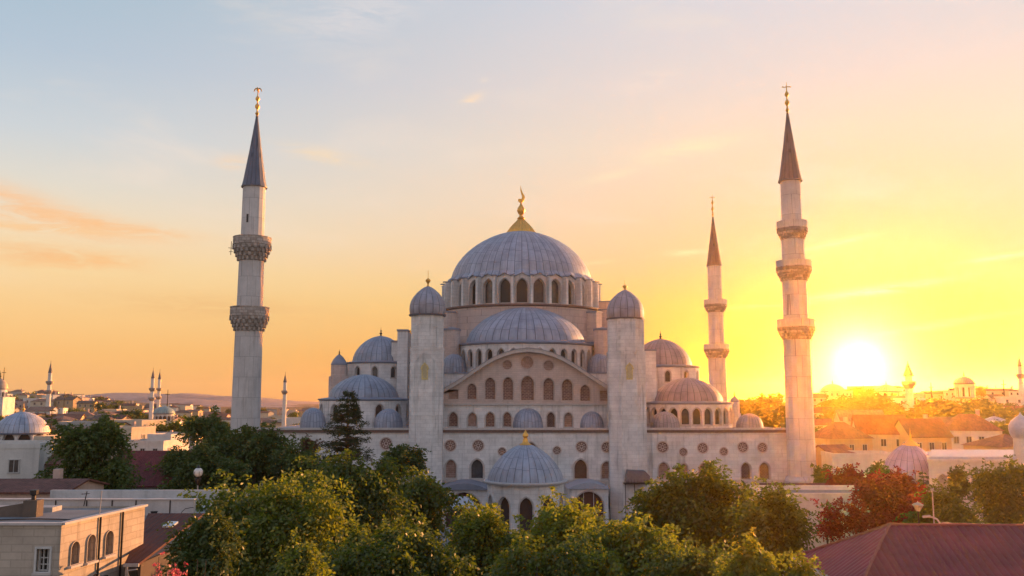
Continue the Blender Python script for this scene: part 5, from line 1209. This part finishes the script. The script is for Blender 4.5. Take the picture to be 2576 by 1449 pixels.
# ================================================================== generic houses
def house(label, px, pbase, Y, w, d, hgt, roof, wall, tile, rot=0.0, nwin=2, rh=1.6, group=None, chim=False, floors=2, x=None, zoff=0.0, detail=True, name='town_house', small=False, scl=1.0):
    X = PX(px, pbase, Y) if x is None else x; z0 = gz(X, Y) + zoff
    t = thing(name, label, 'house', (X, Y, z0), group); t.rotation_euler = (0, 0, rot); t.scale = (scl,) * 3
    WL[t.name] = Vector((0, 0, 0)); a, b = w / 2, d / 2
    ov = 0.35; m = MB()
    if roof == 'flat':
        m.box(-a, a, -b, b, -2, hgt - 0.002); m.build('wall', wall, t)
        m = MB(); m.mat(0).box(-a + 0.1, a - 0.1, -b + 0.1, b - 0.1, hgt, hgt + 0.12)
        m.mat(1).frame(-a - 0.05, a + 0.05, -b - 0.05, b + 0.05, 0.25, hgt + 0.001, hgt + 0.55)
        m.build('roof', [GREYROOF, wall], t)
    elif roof == 'gable':
        m.box(-a, a, -b, b, -2, hgt); m.add([(-a, -b, hgt + 0.001), (-a, b, hgt + 0.001), (-a, 0, hgt + rh), (a, -b, hgt + 0.001), (a, b, hgt + 0.001), (a, 0, hgt + rh)], [(0, 2, 1), (3, 4, 5)]); m.build('wall', wall, t)
        q = rh * ov / b; m = MB()
        m.add([(-a - ov, -b - ov, hgt - q), (a + ov, -b - ov, hgt - q), (a + ov, 0, hgt + rh), (-a - ov, 0, hgt + rh), (a + ov, b + ov, hgt - q), (-a - ov, b + ov, hgt - q)] + [(-a - ov, -b - ov, hgt - q + 0.15), (a + ov, -b - ov, hgt - q + 0.15), (a + ov, 0, hgt + rh + 0.15), (-a - ov, 0, hgt + rh + 0.15), (a + ov, b + ov, hgt - q + 0.15), (-a - ov, b + ov, hgt - q + 0.15)],
              [(6, 7, 8, 9), (9, 8, 10, 11), (3, 2, 1, 0), (5, 4, 2, 3), (0, 1, 7, 6), (4, 5, 11, 10), (1, 2, 8, 7), (2, 4, 10, 8), (3, 0, 6, 9), (5, 3, 9, 11)])
        r = m.build('roof', tile, t)
    else:
        m.box(-a, a, -b, b, -2, hgt); m.build('wall', wall, t)
        k = min(a, b) * 0.98; m = MB(); e = hgt + 0.002
        m.add([(-a - ov, -b - ov, e), (a + ov, -b - ov, e), (a + ov, b + ov, e), (-a - ov, b + ov, e), (-a + k, 0, e + rh), (a - k, 0, e + rh)], [(3, 2, 1, 0), (0, 1, 5, 4), (1, 2, 5), (2, 3, 4, 5), (3, 0, 4)]); m.build('roof', tile, t)
    if chim: MB().box(a * 0.4, a * 0.4 + 0.6, -0.3 + b * 0.3, 0.3 + b * 0.3, hgt + 0.1, hgt + rh + 0.9).build('chimney', WALLM[3][1], t)
    if detail:
        for fl in range(floors):
            zc = hgt * (fl + 0.55) / floors
            for face in (0, 1, 2):
                k = nwin if face == 0 else max(1, nwin - 1)
                for i in range(k):
                    s = ((i + 0.5) / k - 0.5) * 2
                    me = WINMESH
                    o = bpy.data.objects.new('window', me); COL.objects.link(o); o.parent = t
                    if face == 0: o.location = (s * a * 0.92, -b, zc)
                    elif face == 1: o.location = (a, s * b * 0.85, zc); o.rotation_euler = (0, 0, R(90))
                    else: o.location = (-a, s * b * 0.85, zc); o.rotation_euler = (0, 0, R(-90))
    return t
_m = MB(); _m.mat(1).box(-0.45, 0.45, -0.03, 0.1, -0.65, 0.65)
for q in ((-0.55, -0.45, -0.72, 0.72), (0.45, 0.55, -0.72, 0.72)): _m.mat(0).box(q[0], q[1], -0.09, 0.1, q[2], q[3])
for q in ((0.65, 0.72), (-0.78, -0.65)): _m.mat(0).box(-0.62, 0.62, -0.12, 0.1, *q)
_m.mat(0).box(-0.03, 0.03, -0.06, 0.0, -0.65, 0.65)
WINMESH = _m.build('window', [plain("town_frame", (0.5, 0.47, 0.44)), GLASS_DK]); _t = WINMESH; WINMESH = WINMESH.data
bpy.data.objects.remove(_t)
WN = dict(WALLM)
# named houses in the nearer town
house('tall white house corner with sunlit right face at the left edge', 8, 1200, 100, 9, 8, PZ(1128, 97), 'flat', WN['white'], TILE[0], 0.25, 2, floors=3)
house('brownish house with low red tiled gable right of the white corner house', 92, 1200, 104, 7.2, 9, PZ(1168, 100), 'gable', WN['pink'], TILE[0], 0.15, 1, 1.3, floors=3)
house('dark roofed low house behind the long white parapet at the left', 55, 1250, 78, 11, 7, PZ(1238, 75), 'gable', WN['pink'], TILE[1], 0.0, 3, 0.7, chim=True, floors=3)
house('maroon roofed house right of the big dark green tree', 395, 1200, 150, 12, 9, PZ(1180, 146), 'gable', WN['pink'], tiles("maroon_tiles", (0.16, 0.035, 0.032)), 0.05, 3, 2.6, chim=False, floors=2)
house('lower dark red roofed house in front of the maroon roofed one', 415, 1230, 112, 13, 8, PZ(1222, 108), 'gable', WN['grey'], tiles("maroon_tiles", (0.16, 0.035, 0.032)), 0.0, 4, 1.9, floors=2)
house('cream block with brightly sunlit right face above the big dark tree', 318, 1140, 205, 9, 8, 8.5, 'flat', WN['cream'], TILE[0], -0.3, 2)
house('stepped white block with small roof terrace left of the street lamp', 385, 1150, 185, 9, 8, 7.6, 'flat', WN['white'], TILE[0], -0.15, 3)
house('narrow white house beside the stepped white block', 422, 1150, 190, 5.5, 7, 8.6, 'flat', WN['white'], TILE[0], -0.2, 2)
house('red tiled house behind the domed arcade', 165, 1140, 175, 13, 9, 7.5, 'gable', WN['ochre'], TILE[1], 0.1, 3, 2.2)
house('long grey house with flat roof beneath the twin minarets', 240, 1100, 255, 18, 9, 7, 'flat', WN['grey'], TILE[1], 0.0, 5)
house('cream flat-roofed house left of the small arched-window dome', 345, 1095, 240, 11, 9, 8, 'flat', WN['cream'], TILE[1], -0.35, 2)
# right side
house('plain white house with flat dark roof at the tall minaret foot', 2085, 1340, 84, 13.5, 7, PZ(1256, 80.5), 'flat', WN['white'], TILE[0], 0.0, 0, detail=False)
house('low brown roofed annex against the tall minaret foot', 2015, 1290, 104, 9, 9, PZ(1250, 100), 'gable', WN['pink'], TILE[1], 0.0, 2, 1.0, floors=1)
house('white house with small arched door left of the purple dome', 2160, 1215, 128, 9, 7, PZ(1150, 125), 'flat', WN['white'], TILE[0], -0.08, 2, floors=2)
house('orange tiled house between the tall minaret and white arched-door house', 2095, 1215, 132, 5, 10, PZ(1168, 130), 'gable', WN['ochre'], TILE[0], 0.5, 1, 2.6, floors=2)
house('red tiled hipped house above and left of the purple dome', 2115, 1150, 168, 9, 7, PZ(1140, 165), 'hip', WN['ochre'], TILE[0], 0.25, 3, 3.0, chim=True)
house('orange red gabled house just above the gilded cone of the purple dome', 2215, 1150, 172, 9, 7, PZ(1132, 168), 'gable', WN['cream'], tiles("orange_tiles", (0.30, 0.085, 0.045)), -0.2, 3, 3.2)
house('dark tiled house right of the gilded cone of the purple dome', 2318, 1150, 168, 8, 7, PZ(1134, 164), 'gable', WN['ochre'], TILE[1], 0.12, 3, 3.0, chim=True)
house('long red tiled house behind the white arcaded building', 2440, 1150, 176, 10, 7, PZ(1132, 172), 'hip', WN['white'], TILE[0], -0.15, 4, 3.2, chim=True)
house('faded tiled low house squeezed behind the red tiled hipped house', 2165, 1130, 190, 9, 6, PZ(1112, 187), 'gable', WN['pink'], TILE[3], -0.1, 3, 2.0)
house('small white flat-roofed house between two red roofs above the purple dome', 2268, 1150, 181, 6, 6, PZ(1120, 178), 'flat', WN['white'], TILE[0], 0.1, 2)
house('small cream gabled house right of the dark tiled house', 2378, 1150, 184, 7, 6, PZ(1126, 180), 'gable', WN['cream'], TILE[2], 0.3, 2, 1.6)
house('grey flat-roofed house behind the orange red gabled house', 2245, 1130, 196, 8, 6, PZ(1098, 193) - gz(PX(2245, 1098, 196), 196), 'flat', WN['grey'], TILE[0], -0.2, 2)
house('white gabled house above the long red tiled house', 2370, 1110, 215, 11, 8, PZ(1075, 215) - gz(PX(2370, 1075, 215), 215), 'gable', WN['white'], TILE[3], 1.35, 2, 2.0)
house('pale pink wide house right of the tall minaret', 2165, 1120, 220, 15, 10, PZ(1068, 218) - gz(PX(2165, 1068, 220), 220), 'flat', WN['pink'], TILE[0], 0.1, 3)
house('small ochre house against the tall minaret', 2072, 1110, 215, 8, 8, PZ(1082, 213) - gz(PX(2072, 1082, 215), 215), 'flat', WN['ochre'], TILE[1], 0.0, 2)
house('red tiled hipped house at the right edge under the onion dome', 2530, 1140, 150, 9, 9, PZ(1130, 148), 'hip', WN['ochre'], TILE[0], 0.2, 2, 2.0)

# ================================================================== other domed buildings
def domed(label, px, pbase, ptop, rpx, Y, drumtop, nb, ww, wh, tone, fin, ribs=32, body=None, cat='domed building', name='domed_building', gold=None, z0=None, ex=1.75, ey=0.56, openmat=None, wallm=None):
    cx = PX(px, pbase, Y); z = PZ(pbase, Y); Rr = pxm(rpx, pbase, Y); g0 = gz(cx, Y) if z0 is None else z0
    t = thing(name, label, cat, (cx, Y, g0)); wallm = wallm or STONE
    zl = PZ(drumtop, Y)
    drum(t, 'arcade_wall', wallm, cx, Y, Rr * 0.95, zl, z - 0.05, nb, ww, wh, zl + 0.25, 0.1, pane=openmat or GLASS_DK, fullwin=True, rev=0.4)
    MB().lathe(cx, Y, [(Rr * 0.9, z - 0.25), (Rr * 1.05, z - 0.2), (Rr * 1.06, z), (Rr * 0.98, z + 0.08)], 40).build('eave', LEAD_EDGE, t, origin=(cx, Y, z), smooth=30)
    dm = dome(t, 'dome', cx, Y, Rr, z + 0.03, PZ(ptop, Y) - z, ribs, 4, eave=0, tone=tone, ex=ex, ey=ey)
    if fin: finial(dm, cx, Y, PZ(ptop + 1, Y), pxm(fin, ptop, Y), pxm(fin * 0.16, ptop, Y), gold or GOLD)
    if body:
        bw, bd = body; m = MB(); m.box(cx - bw / 2, cx + bw / 2, Y - bd / 2, Y + bd / 2, g0 - 1, zl + 0.004); m.box(cx - bw / 2 - 0.2, cx + bw / 2 + 0.2, Y - bd / 2 - 0.2, Y + bd / 2 + 0.2, zl + 0.006, zl + 0.2); m.build('wall', wallm, t)
    return t
BR, HZ = METAL_DK, (0.36, 0.37, 0.44)
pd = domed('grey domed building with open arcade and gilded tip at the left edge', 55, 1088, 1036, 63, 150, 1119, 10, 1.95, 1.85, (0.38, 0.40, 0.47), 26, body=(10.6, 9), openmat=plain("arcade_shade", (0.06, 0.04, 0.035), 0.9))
house('small flat-roofed white annex right of the open arcade dome', 140, 1160, 146, 3.6, 6, PZ(1105, 144), 'flat', WN['cream'], TILE[0], -0.2, 1, name='annex')
domed('small domed building with arched windows beside the twin minarets', 413, 1040, 1022, 26, 262, 1062, 14, 1.2, 1.7, (0.30, 0.36, 0.33), 0, body=(8.5, 8))
domed('brown onion domed hall cut off by the left edge', -2, 978, 952, 20, 330, 1000, 12, 1.0, 1.8, (0.36, 0.30, 0.26), 22, gold=BR, body=(8, 8))
pm = domed('lilac domed tomb with a gilded cone cap', 2291, 1207, 1116, 71, 108, 1240, 16, 0.9, 1.3, (0.47, 0.33, 0.47), 0, ribs=24, ex=1.7, ey=0.60)
dm_ = [c for c in pm.children if c.name.startswith('dome')][0]; cx, z = PX(2291, 1116, 108), PZ(1119, 108); q = pxm(1, 1110, 108)
m = MB(); m.lathe(cx, 108, [(21 * q, z - 0.1), (20 * q, z + 0.04), (7 * q, PZ(1109, 108)), (2 * q, PZ(1103, 108)), (3.2 * q, PZ(1097, 108)), (0.6 * q, PZ(1090, 108)), (0, PZ(1072, 108))], 10); m.build('finial', GOLD, dm_, origin=(cx, 108, z))
domed('low pale lead dome right behind the lilac domed tomb', 2392, 1152, 1136, 36, 122, 1175, 14, 0.9, 1.0, HZ, 0, body=(5.5, 5))
domed('wide shallow pale blue dome among dark trees near the right edge', 2502, 1066, 1047, 38, 200, 1085, 14, 1.3, 1.4, (0.42, 0.45, 0.52), 12, gold=BR, ex=1.3, ey=0.8)
domed('white drummed domed tomb on the right ridge crest', 2426, 965, 947, 25, 280, 1000, 10, 0.7, 3.0, (0.36, 0.30, 0.30), 16, gold=BR, name='domed_tomb', wallm=WN['white'])
domed('hazy domed hall left of the setting sun on the ridge', 2095, 985, 966, 30, 322, 1005, 12, 1.0, 2.2, (0.30, 0.28, 0.28), 14, gold=BR)
domed('hazy flat domed hall right of the setting sun on the ridge', 2230, 985, 967, 38, 322, 1005, 12, 1.0, 2.2, (0.30, 0.28, 0.28), 12, gold=BR, ex=1.3, ey=0.85)
# white arcaded building at the right edge
def arcaded():
    Y = 100.0; x0, x1 = PX(2337, 1200, Y), PX(2640, 1200, Y); zt = PZ(1163, Y)
    t = thing('arcaded_building', 'white flat-roofed building with pointed arches and a door at the right edge', 'building', ((x0 + x1) / 2, Y + 8, 0))
    ar = [(2372, 1192, 1242, 30), (2404, 1186, 1245, 44), (2462, 1190, 1245, 44), (2516, 1190, 1245, 44), (2570, 1190, 1245, 44)]
    Hs = [harch(a, b, c, d, Y, 0.25) for a, b, c, d in ar]
    wt = WN['white']; m = MB(); m.wall((0, Y, 0), UX, NF, rect(x0, x1, -0.2, zt), Hs, 0.5); xb = PX(2341, 1200, Y + 14); m.add([(x0, Y, -0.2), (xb, Y + 14, -0.2), (xb, Y + 14, zt), (x0, Y, zt)], [(3, 2, 1, 0)]); m.build('wall', wt, t)
    for H in Hs: win(t, (0, Y, 0), UX, NF, H, 0.5, pane=plaster("niche_back", (0.42, 0.40, 0.40)), frame=wt, bars=(0, 0), surround=0.16, name='arched_niche')
    m = MB(); m.mat(1).prism([(x0 - 0.25, Y - 0.25), (x1 + 6, Y - 0.25), (x1 + 12, Y + 14.2), (xb - 0.25, Y + 14.2)], zt + 0.002, zt + 0.35); m.mat(0).prism([(x0 + 0.3, Y + 0.3), (x1 + 6, Y + 0.3), (x1 + 12, Y + 14), (xb + 0.3, Y + 14)], zt + 0.352, zt + 0.6); m.build('roof', [plain("pale_roof_lead", (0.46, 0.46, 0.50), 0.6), wt], t)
    d0, d1 = PX(2394, 1228, Y), PX(2416, 1228, Y); m = MB(); m.mat(0).box(d0, d1, Y + 0.42, Y + 0.495, PZ(1248, Y), PZ(1222, Y)); m.mat(1).box(d0 - 0.15, d1 + 0.15, Y + 0.36, Y + 0.494, PZ(1222, Y) + 0.003, PZ(1218, Y)); m.build('door', [plain("weathered_door", (0.24, 0.23, 0.24)), wt], t, origin=(d0, Y, PZ(1248, Y)))
arcaded()
def onion():
    Y = 96.0; cx = PX(2572, 1120, Y); q = pxm(1, 1100, Y); z = lambda y: PZ(y, Y)
    t = thing('onion_turret', 'white onion domed turret cut by the right edge', 'turret', (cx, Y, 0))
    MB().lathe(cx, Y, [(20 * q, -0.2), (20 * q, z(1100))], 24).build('shaft', WN['white'], t, smooth=30)
    MB().lathe(cx, Y, [(21 * q, z(1102)), (23 * q, z(1099)), (27 * q, z(1090)), (29 * q, z(1080)), (28 * q, z(1070)), (22 * q, z(1058)), (12 * q, z(1050)), (4 * q, z(1044)), (0, z(1036))], 32).build('dome', plain("white_lead", (0.52, 0.50, 0.53), 0.6), t, origin=(cx, Y, z(1102)), smooth=50)
onion()
# far minarets
def far_minaret(label, px, pbase, Y, tip, spbase, wpx, balc, wsp=None, tone=WN['white'], base=None):
    X = PX(px, pbase, Y); t = thing('minaret', label, 'minaret', (X, Y, gz(X, Y)), 'distant minarets over the town')
    wm = lambda w, y: w * (PX(1001, y, Y) - PX(1000, y, Y))
    m = MB(); m.lathe(X, Y, [(wm(wpx * 1.15, pbase) / 2, gz(X, Y) - 1), (wm(wpx * 1.1, pbase) / 2, PZ(pbase, Y)), (wm(wpx * 0.86, spbase) / 2, PZ(spbase, Y))], 12); m.build('shaft', tone, t, smooth=30)
    for y in balc:
        r = wm(wpx * 1.75, y) / 2; m = MB(); z = PZ(y, Y); m.lathe(X, Y, [(wm(wpx, y) / 2, z - r * 0.7), (r, z - r * 0.05), (r, z + r * 0.4), (wm(wpx, y) / 2 * 0.9, z + r * 0.4)], 12); m.build('balcony', plain("far_balcony", (0.30, 0.25, 0.22)), t, origin=(X, Y, z))
    r = wm((wsp or wpx * 1.05), spbase) / 2; z0, z1 = PZ(spbase, Y), PZ(tip + 6, Y); m = MB(); m.lathe(X, Y, [(r, z0), (r * 0.8, z0 + (z1 - z0) * 0.2), (r * 0.1, z1)], 12); m.tube([(X, Y, z1 - 0.1), (X, Y, PZ(tip, Y))], r * 0.09, 5); m.build('spire', plain("far_spire", (0.12, 0.11, 0.13)), t, origin=(X, Y, z0), smooth=30)
far_minaret('lone slim white minaret far left above the arcade dome', 121, 1020, 420, 907, 938, 10, (962, 985))
far_minaret('left one of the two close-set distant minarets by the small arched-window dome', 380, 1045, 300, 925, 952, 9.5, (979, 1003))
far_minaret('right, slightly shorter one of the two close-set distant minarets', 397, 1045, 305, 929, 954, 8, (979, 1000))
far_minaret('lone thin white minaret in the gap beside the brown-balconied minaret', 714, 1065, 330, 936, 962, 10, (986,))
far_minaret('stout orange lit minaret right of the setting sun', 2291, 1050, 262, 908, 946, 19, (966,), 26, STONE)
far_minaret('minaret cut by the right edge on the ridge', 2571, 1000, 285, 893, 922, 12, (945,), None, STONE)
for (lab, px, yb, yt, Y) in (('thin dark mast rising beside the twin distant minarets', 421, 1015, 980, 310), ('thin dark mast above the brown onion dome', 9, 955, 925, 330), ('dark slender mast on the right ridge left of the edge minaret', 2527, 1000, 955, 290), ('short thin mast between the stout minaret and the ridge tomb', 2343, 985, 962, 300), ('short mast on the left crest beside the lone minaret', 162, 1005, 985, 420)):
    X = PX(px, yb, Y); g0 = gz(X, Y); t = MB(); t.tube([(X, Y, g0), (X, Y, PZ(yt, Y))], [0.35, 0.1], 6); t.tube([(X - 0.8, Y, PZ(yt + 12, Y)), (X + 0.8, Y, PZ(yt + 12, Y))], 0.1, 4)
    put_props(t.build('mast', METAL_DK, None, origin=(X, Y, g0)), lab, 'mast')

# ================================================================== the town on the slopes
_O = 'first second third fourth fifth sixth seventh eighth ninth tenth eleventh twelfth thirteenth fourteenth fifteenth sixteenth seventeenth eighteenth nineteenth twentieth'.split()
ORD = _O + [q for t in ('twent', 'thirt', 'fort', 'fift', 'sixt', 'sevent', 'eight', 'ninet') for q in ([t + 'ieth'] if t != 'twent' else []) + [t + 'y-' + o for o in _O[:9]]]
def town(rows, where, seed, group):
    rs = random.Random(seed)
    for (rowname, Y, xa, xb, nb, *sc_) in rows:
        scl = sc_[0] if sc_ else 1.0
        for i in range(nb):
            px = xa + (xb - xa) * (i + 0.5 + rs.uniform(-0.3, 0.3)) / nb; y = Y * rs.uniform(0.96, 1.04)
            wn, wm = rs.choice(WALLM); rf = rs.choice(['flat', 'gable', 'hip', 'gable', 'flat']); ti = rs.randrange(4)
            w, d, h = rs.uniform(7, 13), rs.uniform(6, 9), rs.uniform(3.5, 7.0)
            tn = {'flat': 'flat roof', 'gable': ['clay', 'dark red', 'brown', 'faded'][ti] + ' gable roof', 'hip': ['clay', 'dark red', 'brown', 'faded'][ti] + ' hipped roof'}[rf]
            lab = '%s house, %s, %s from left, %s, %s' % (wn, tn, ORD[i], rowname, where)
            house(lab, px, 1000, y, w, d, h, rf, wm, TILE[ti], rs.uniform(-0.5, 0.5), rs.choice([2, 3]), rs.uniform(1.0, 2.0), group, rs.random() < 0.3, 2 if h > 5 else 1, detail=Y < 520, scl=scl)
town([('front row', 225, 170, 450, 8), ('second row', 280, 60, 450, 13), ('third row', 340, 20, 440, 15), ('fourth row', 410, 0, 430, 17), ('fifth row', 500, 0, 400, 17), ('sixth row', 600, 0, 330, 16), ('crest row', 720, 0, 270, 14)], 'left slope', 5, 'houses on the left-hand slope')
town([('front row', 205, 2060, 2560, 8, 0.85), ('second row', 226, 2060, 2560, 10, 0.8), ('third row', 246, 2060, 2560, 12, 0.75), ('fourth row', 270, 2060, 2560, 12, 0.7), ('fifth row', 300, 1880, 2570, 14, 0.65), ('crest row', 330, 1860, 2570, 13, 0.62)], 'right slope', 8, 'houses on the right-hand slope')
town([('front row', 300, 672, 830, 5), ('second row', 400, 560, 830, 8), ('third row', 520, 450, 830, 12), ('fourth row', 680, 420, 840, 14), ('back row', 900, 400, 840, 16)], 'gap beside the left domes', 4, 'houses in the gap beside the mosque')

# far trees: four grown once, then copied
def far_template(i, mat, conif=False):
    if conif: t = conifer('x', 'tree', 1288, 1040, 1120, 34, 300, 90 + i, mat, tiers=8, per=6, nl=8, name='hillside_tree')
    else: t = broad_tree('x', 'tree', 1288, 1058, 1125, 76, 300, 90 + i, mat, 420, 0.9, 1.4, 0.4, 11, 4, name='hillside_tree')
    return t
TPL = [far_template(0, LF_DARK), far_template(1, LF_OLIVE), far_template(2, LF_DARK), far_template(3, LF_NEEDLE, True), far_template(4, LF_GREEN)]
TH = [max(c.dimensions.z for c in t.children) for t in TPL]
used = [False] * len(TPL)
KT = ['dark rounded tree', 'olive rounded tree', 'dark knobby tree', 'dark pointed conifer', 'green rounded tree']
def far_tree(label, px, Y, ptop, k, group, wide=1.0):
    X = PX(px, 1000, Y); g0 = gz(X, Y); H = max(2.5, PZ(ptop, Y) - g0)
    src = TPL[k]
    if not used[k]: t = src; used[k] = True
    else:
        t = src.copy(); COL.objects.link(t)
        for c in src.children:
            q = c.copy(); COL.objects.link(q); q.parent = t
    bb = max((c.location.z + max(v[2] for v in c.bound_box)) for c in src.children); s = H / bb
    t.location = (X, Y, g0 - 0.2); t.scale = (s * wide, s * wide, s); t.rotation_euler = (0, 0, (px * 0.37) % 6.28)
    put_props(t, label, 'tree', group)
far_tree('dark pointed conifer standing alone behind the open arcade dome', 133, 205, 1019, 3, 'trees of the left slope', 1.4)
rsf = random.Random(77)
GL, GRR = 'trees of the left slope', 'trees of the right slope'
LTREES = [(195, 210, 1085, 4), (230, 230, 1060, 4), (290, 225, 1052, 1), (345, 330, 1025, 0), (270, 430, 1015, 2), (215, 520, 1008, 0), (60, 640, 985, 1), (45, 600, 992, 0), (150, 560, 998, 2), (85, 560, 995, 1), (255, 700, 996, 0), (240, 690, 998, 2), (292, 560, 1008, 1),
          (330, 330, 1030, 0), (440, 250, 1055, 4), (470, 235, 1045, 1), (20, 400, 1020, 0), (110, 330, 1045, 2), (300, 600, 1005, 0), (180, 410, 1022, 1)]
for q in range(26):
    Y = rsf.choice([300, 380, 460, 560, 700, 850]); LTREES.append((rsf.uniform(450, 830), Y, 0, rsf.choice([0, 1, 2, 4])))
for q in range(34):
    Y = rsf.choice([235, 265, 300, 330, 370, 420, 470, 540, 620, 690]); LTREES.append((rsf.uniform(0, 440 if Y < 450 else 300), Y, 0, rsf.choice([0, 1, 2, 4, 4, 0])))
LTREES.sort()
for j, (px, Y, pt, k) in enumerate(LTREES):
    if not pt: pt = 1000 - (gz(PX(px, 1000, Y), Y) + rsf.uniform(5.0, 9.5) - HCAM) * 2200 / Y
    far_tree('%s, %s from the left among trees of the left-hand town' % (KT[k], ORD[j]), px, Y, pt, k, GL, 1.3)
RT_ = [('ridge crest', 308, [(2062, 985), (2140, 975), (2160, 968), (2176, 980), (2190, 975), (2205, 985), (2250, 990), (2310, 996), (2340, 992), (2362, 986), (2395, 985), (2470, 968), (2500, 985), (2550, 990), (1885, 998), (1910, 990), (1935, 985), (1960, 992)]),
       ('upper slope', 262, [(2075, 1000), (2110, 1000), (2140, 992), (2165, 985), (2185, 988), (2210, 996), (2235, 1005), (2320, 1002), (2345, 998), (2370, 1000), (2400, 1002), (2432, 1000), (2460, 998), (2490, 1004), (2520, 1010), (2552, 1008), (1895, 1010), (1950, 1012)]),
       ('middle slope', 228, [(2090, 1025), (2130, 1018), (2160, 1012), (2195, 1015), (2225, 1022), (2260, 1030), (2340, 1012), (2375, 1010), (2410, 1008), (2445, 1010), (2480, 1012), (2515, 1018), (2550, 1016), (1900, 1025)]),
       ('lower slope', 200, [(2480, 1050), (2520, 1045), (2548, 1040), (2570, 1042), (2300, 1060), (2130, 1055), (2060, 1065)])]
for (nm, Y, L) in RT_:
    order = sorted(range(len(L)), key=lambda q: L[q][0])
    for j, (px, pt) in enumerate(L):
        k = rsf.choice([0, 1, 2, 2, 0, 4]); r = order.index(j)
        far_tree('%s, %s from left on the right-hand %s' % (KT[k], ORD[r], nm), px, Y * rsf.uniform(0.96, 1.04), pt, k, GRR, 1.9 if nm != 'ridge crest' else 1.5)
for k, u in enumerate(used):
    if not u: far_tree(KT[k] + ' beside the thin white minaret in the gap', 742, 300, 1050, k, GL)

# ================================================================== evening air
def haze():
    def fn(g, out):
        v = g.new('ShaderNodeVolumePrincipled')
        v.inputs['Color'].default_value = (0.97, 0.93, 0.88, 1); v.inputs['Density'].default_value = 0.00012; v.inputs['Anisotropy'].default_value = 0.89
        g.l.new(v.outputs[0], out.inputs['Volume'])
    m = material("evening_haze", fn)
    o = MB().box(-2700, 2700, -130, 3150, -5, 69).build('haze', m); o['kind'] = 'stuff'; o['label'] = 'thin golden evening haze over the town'
haze()
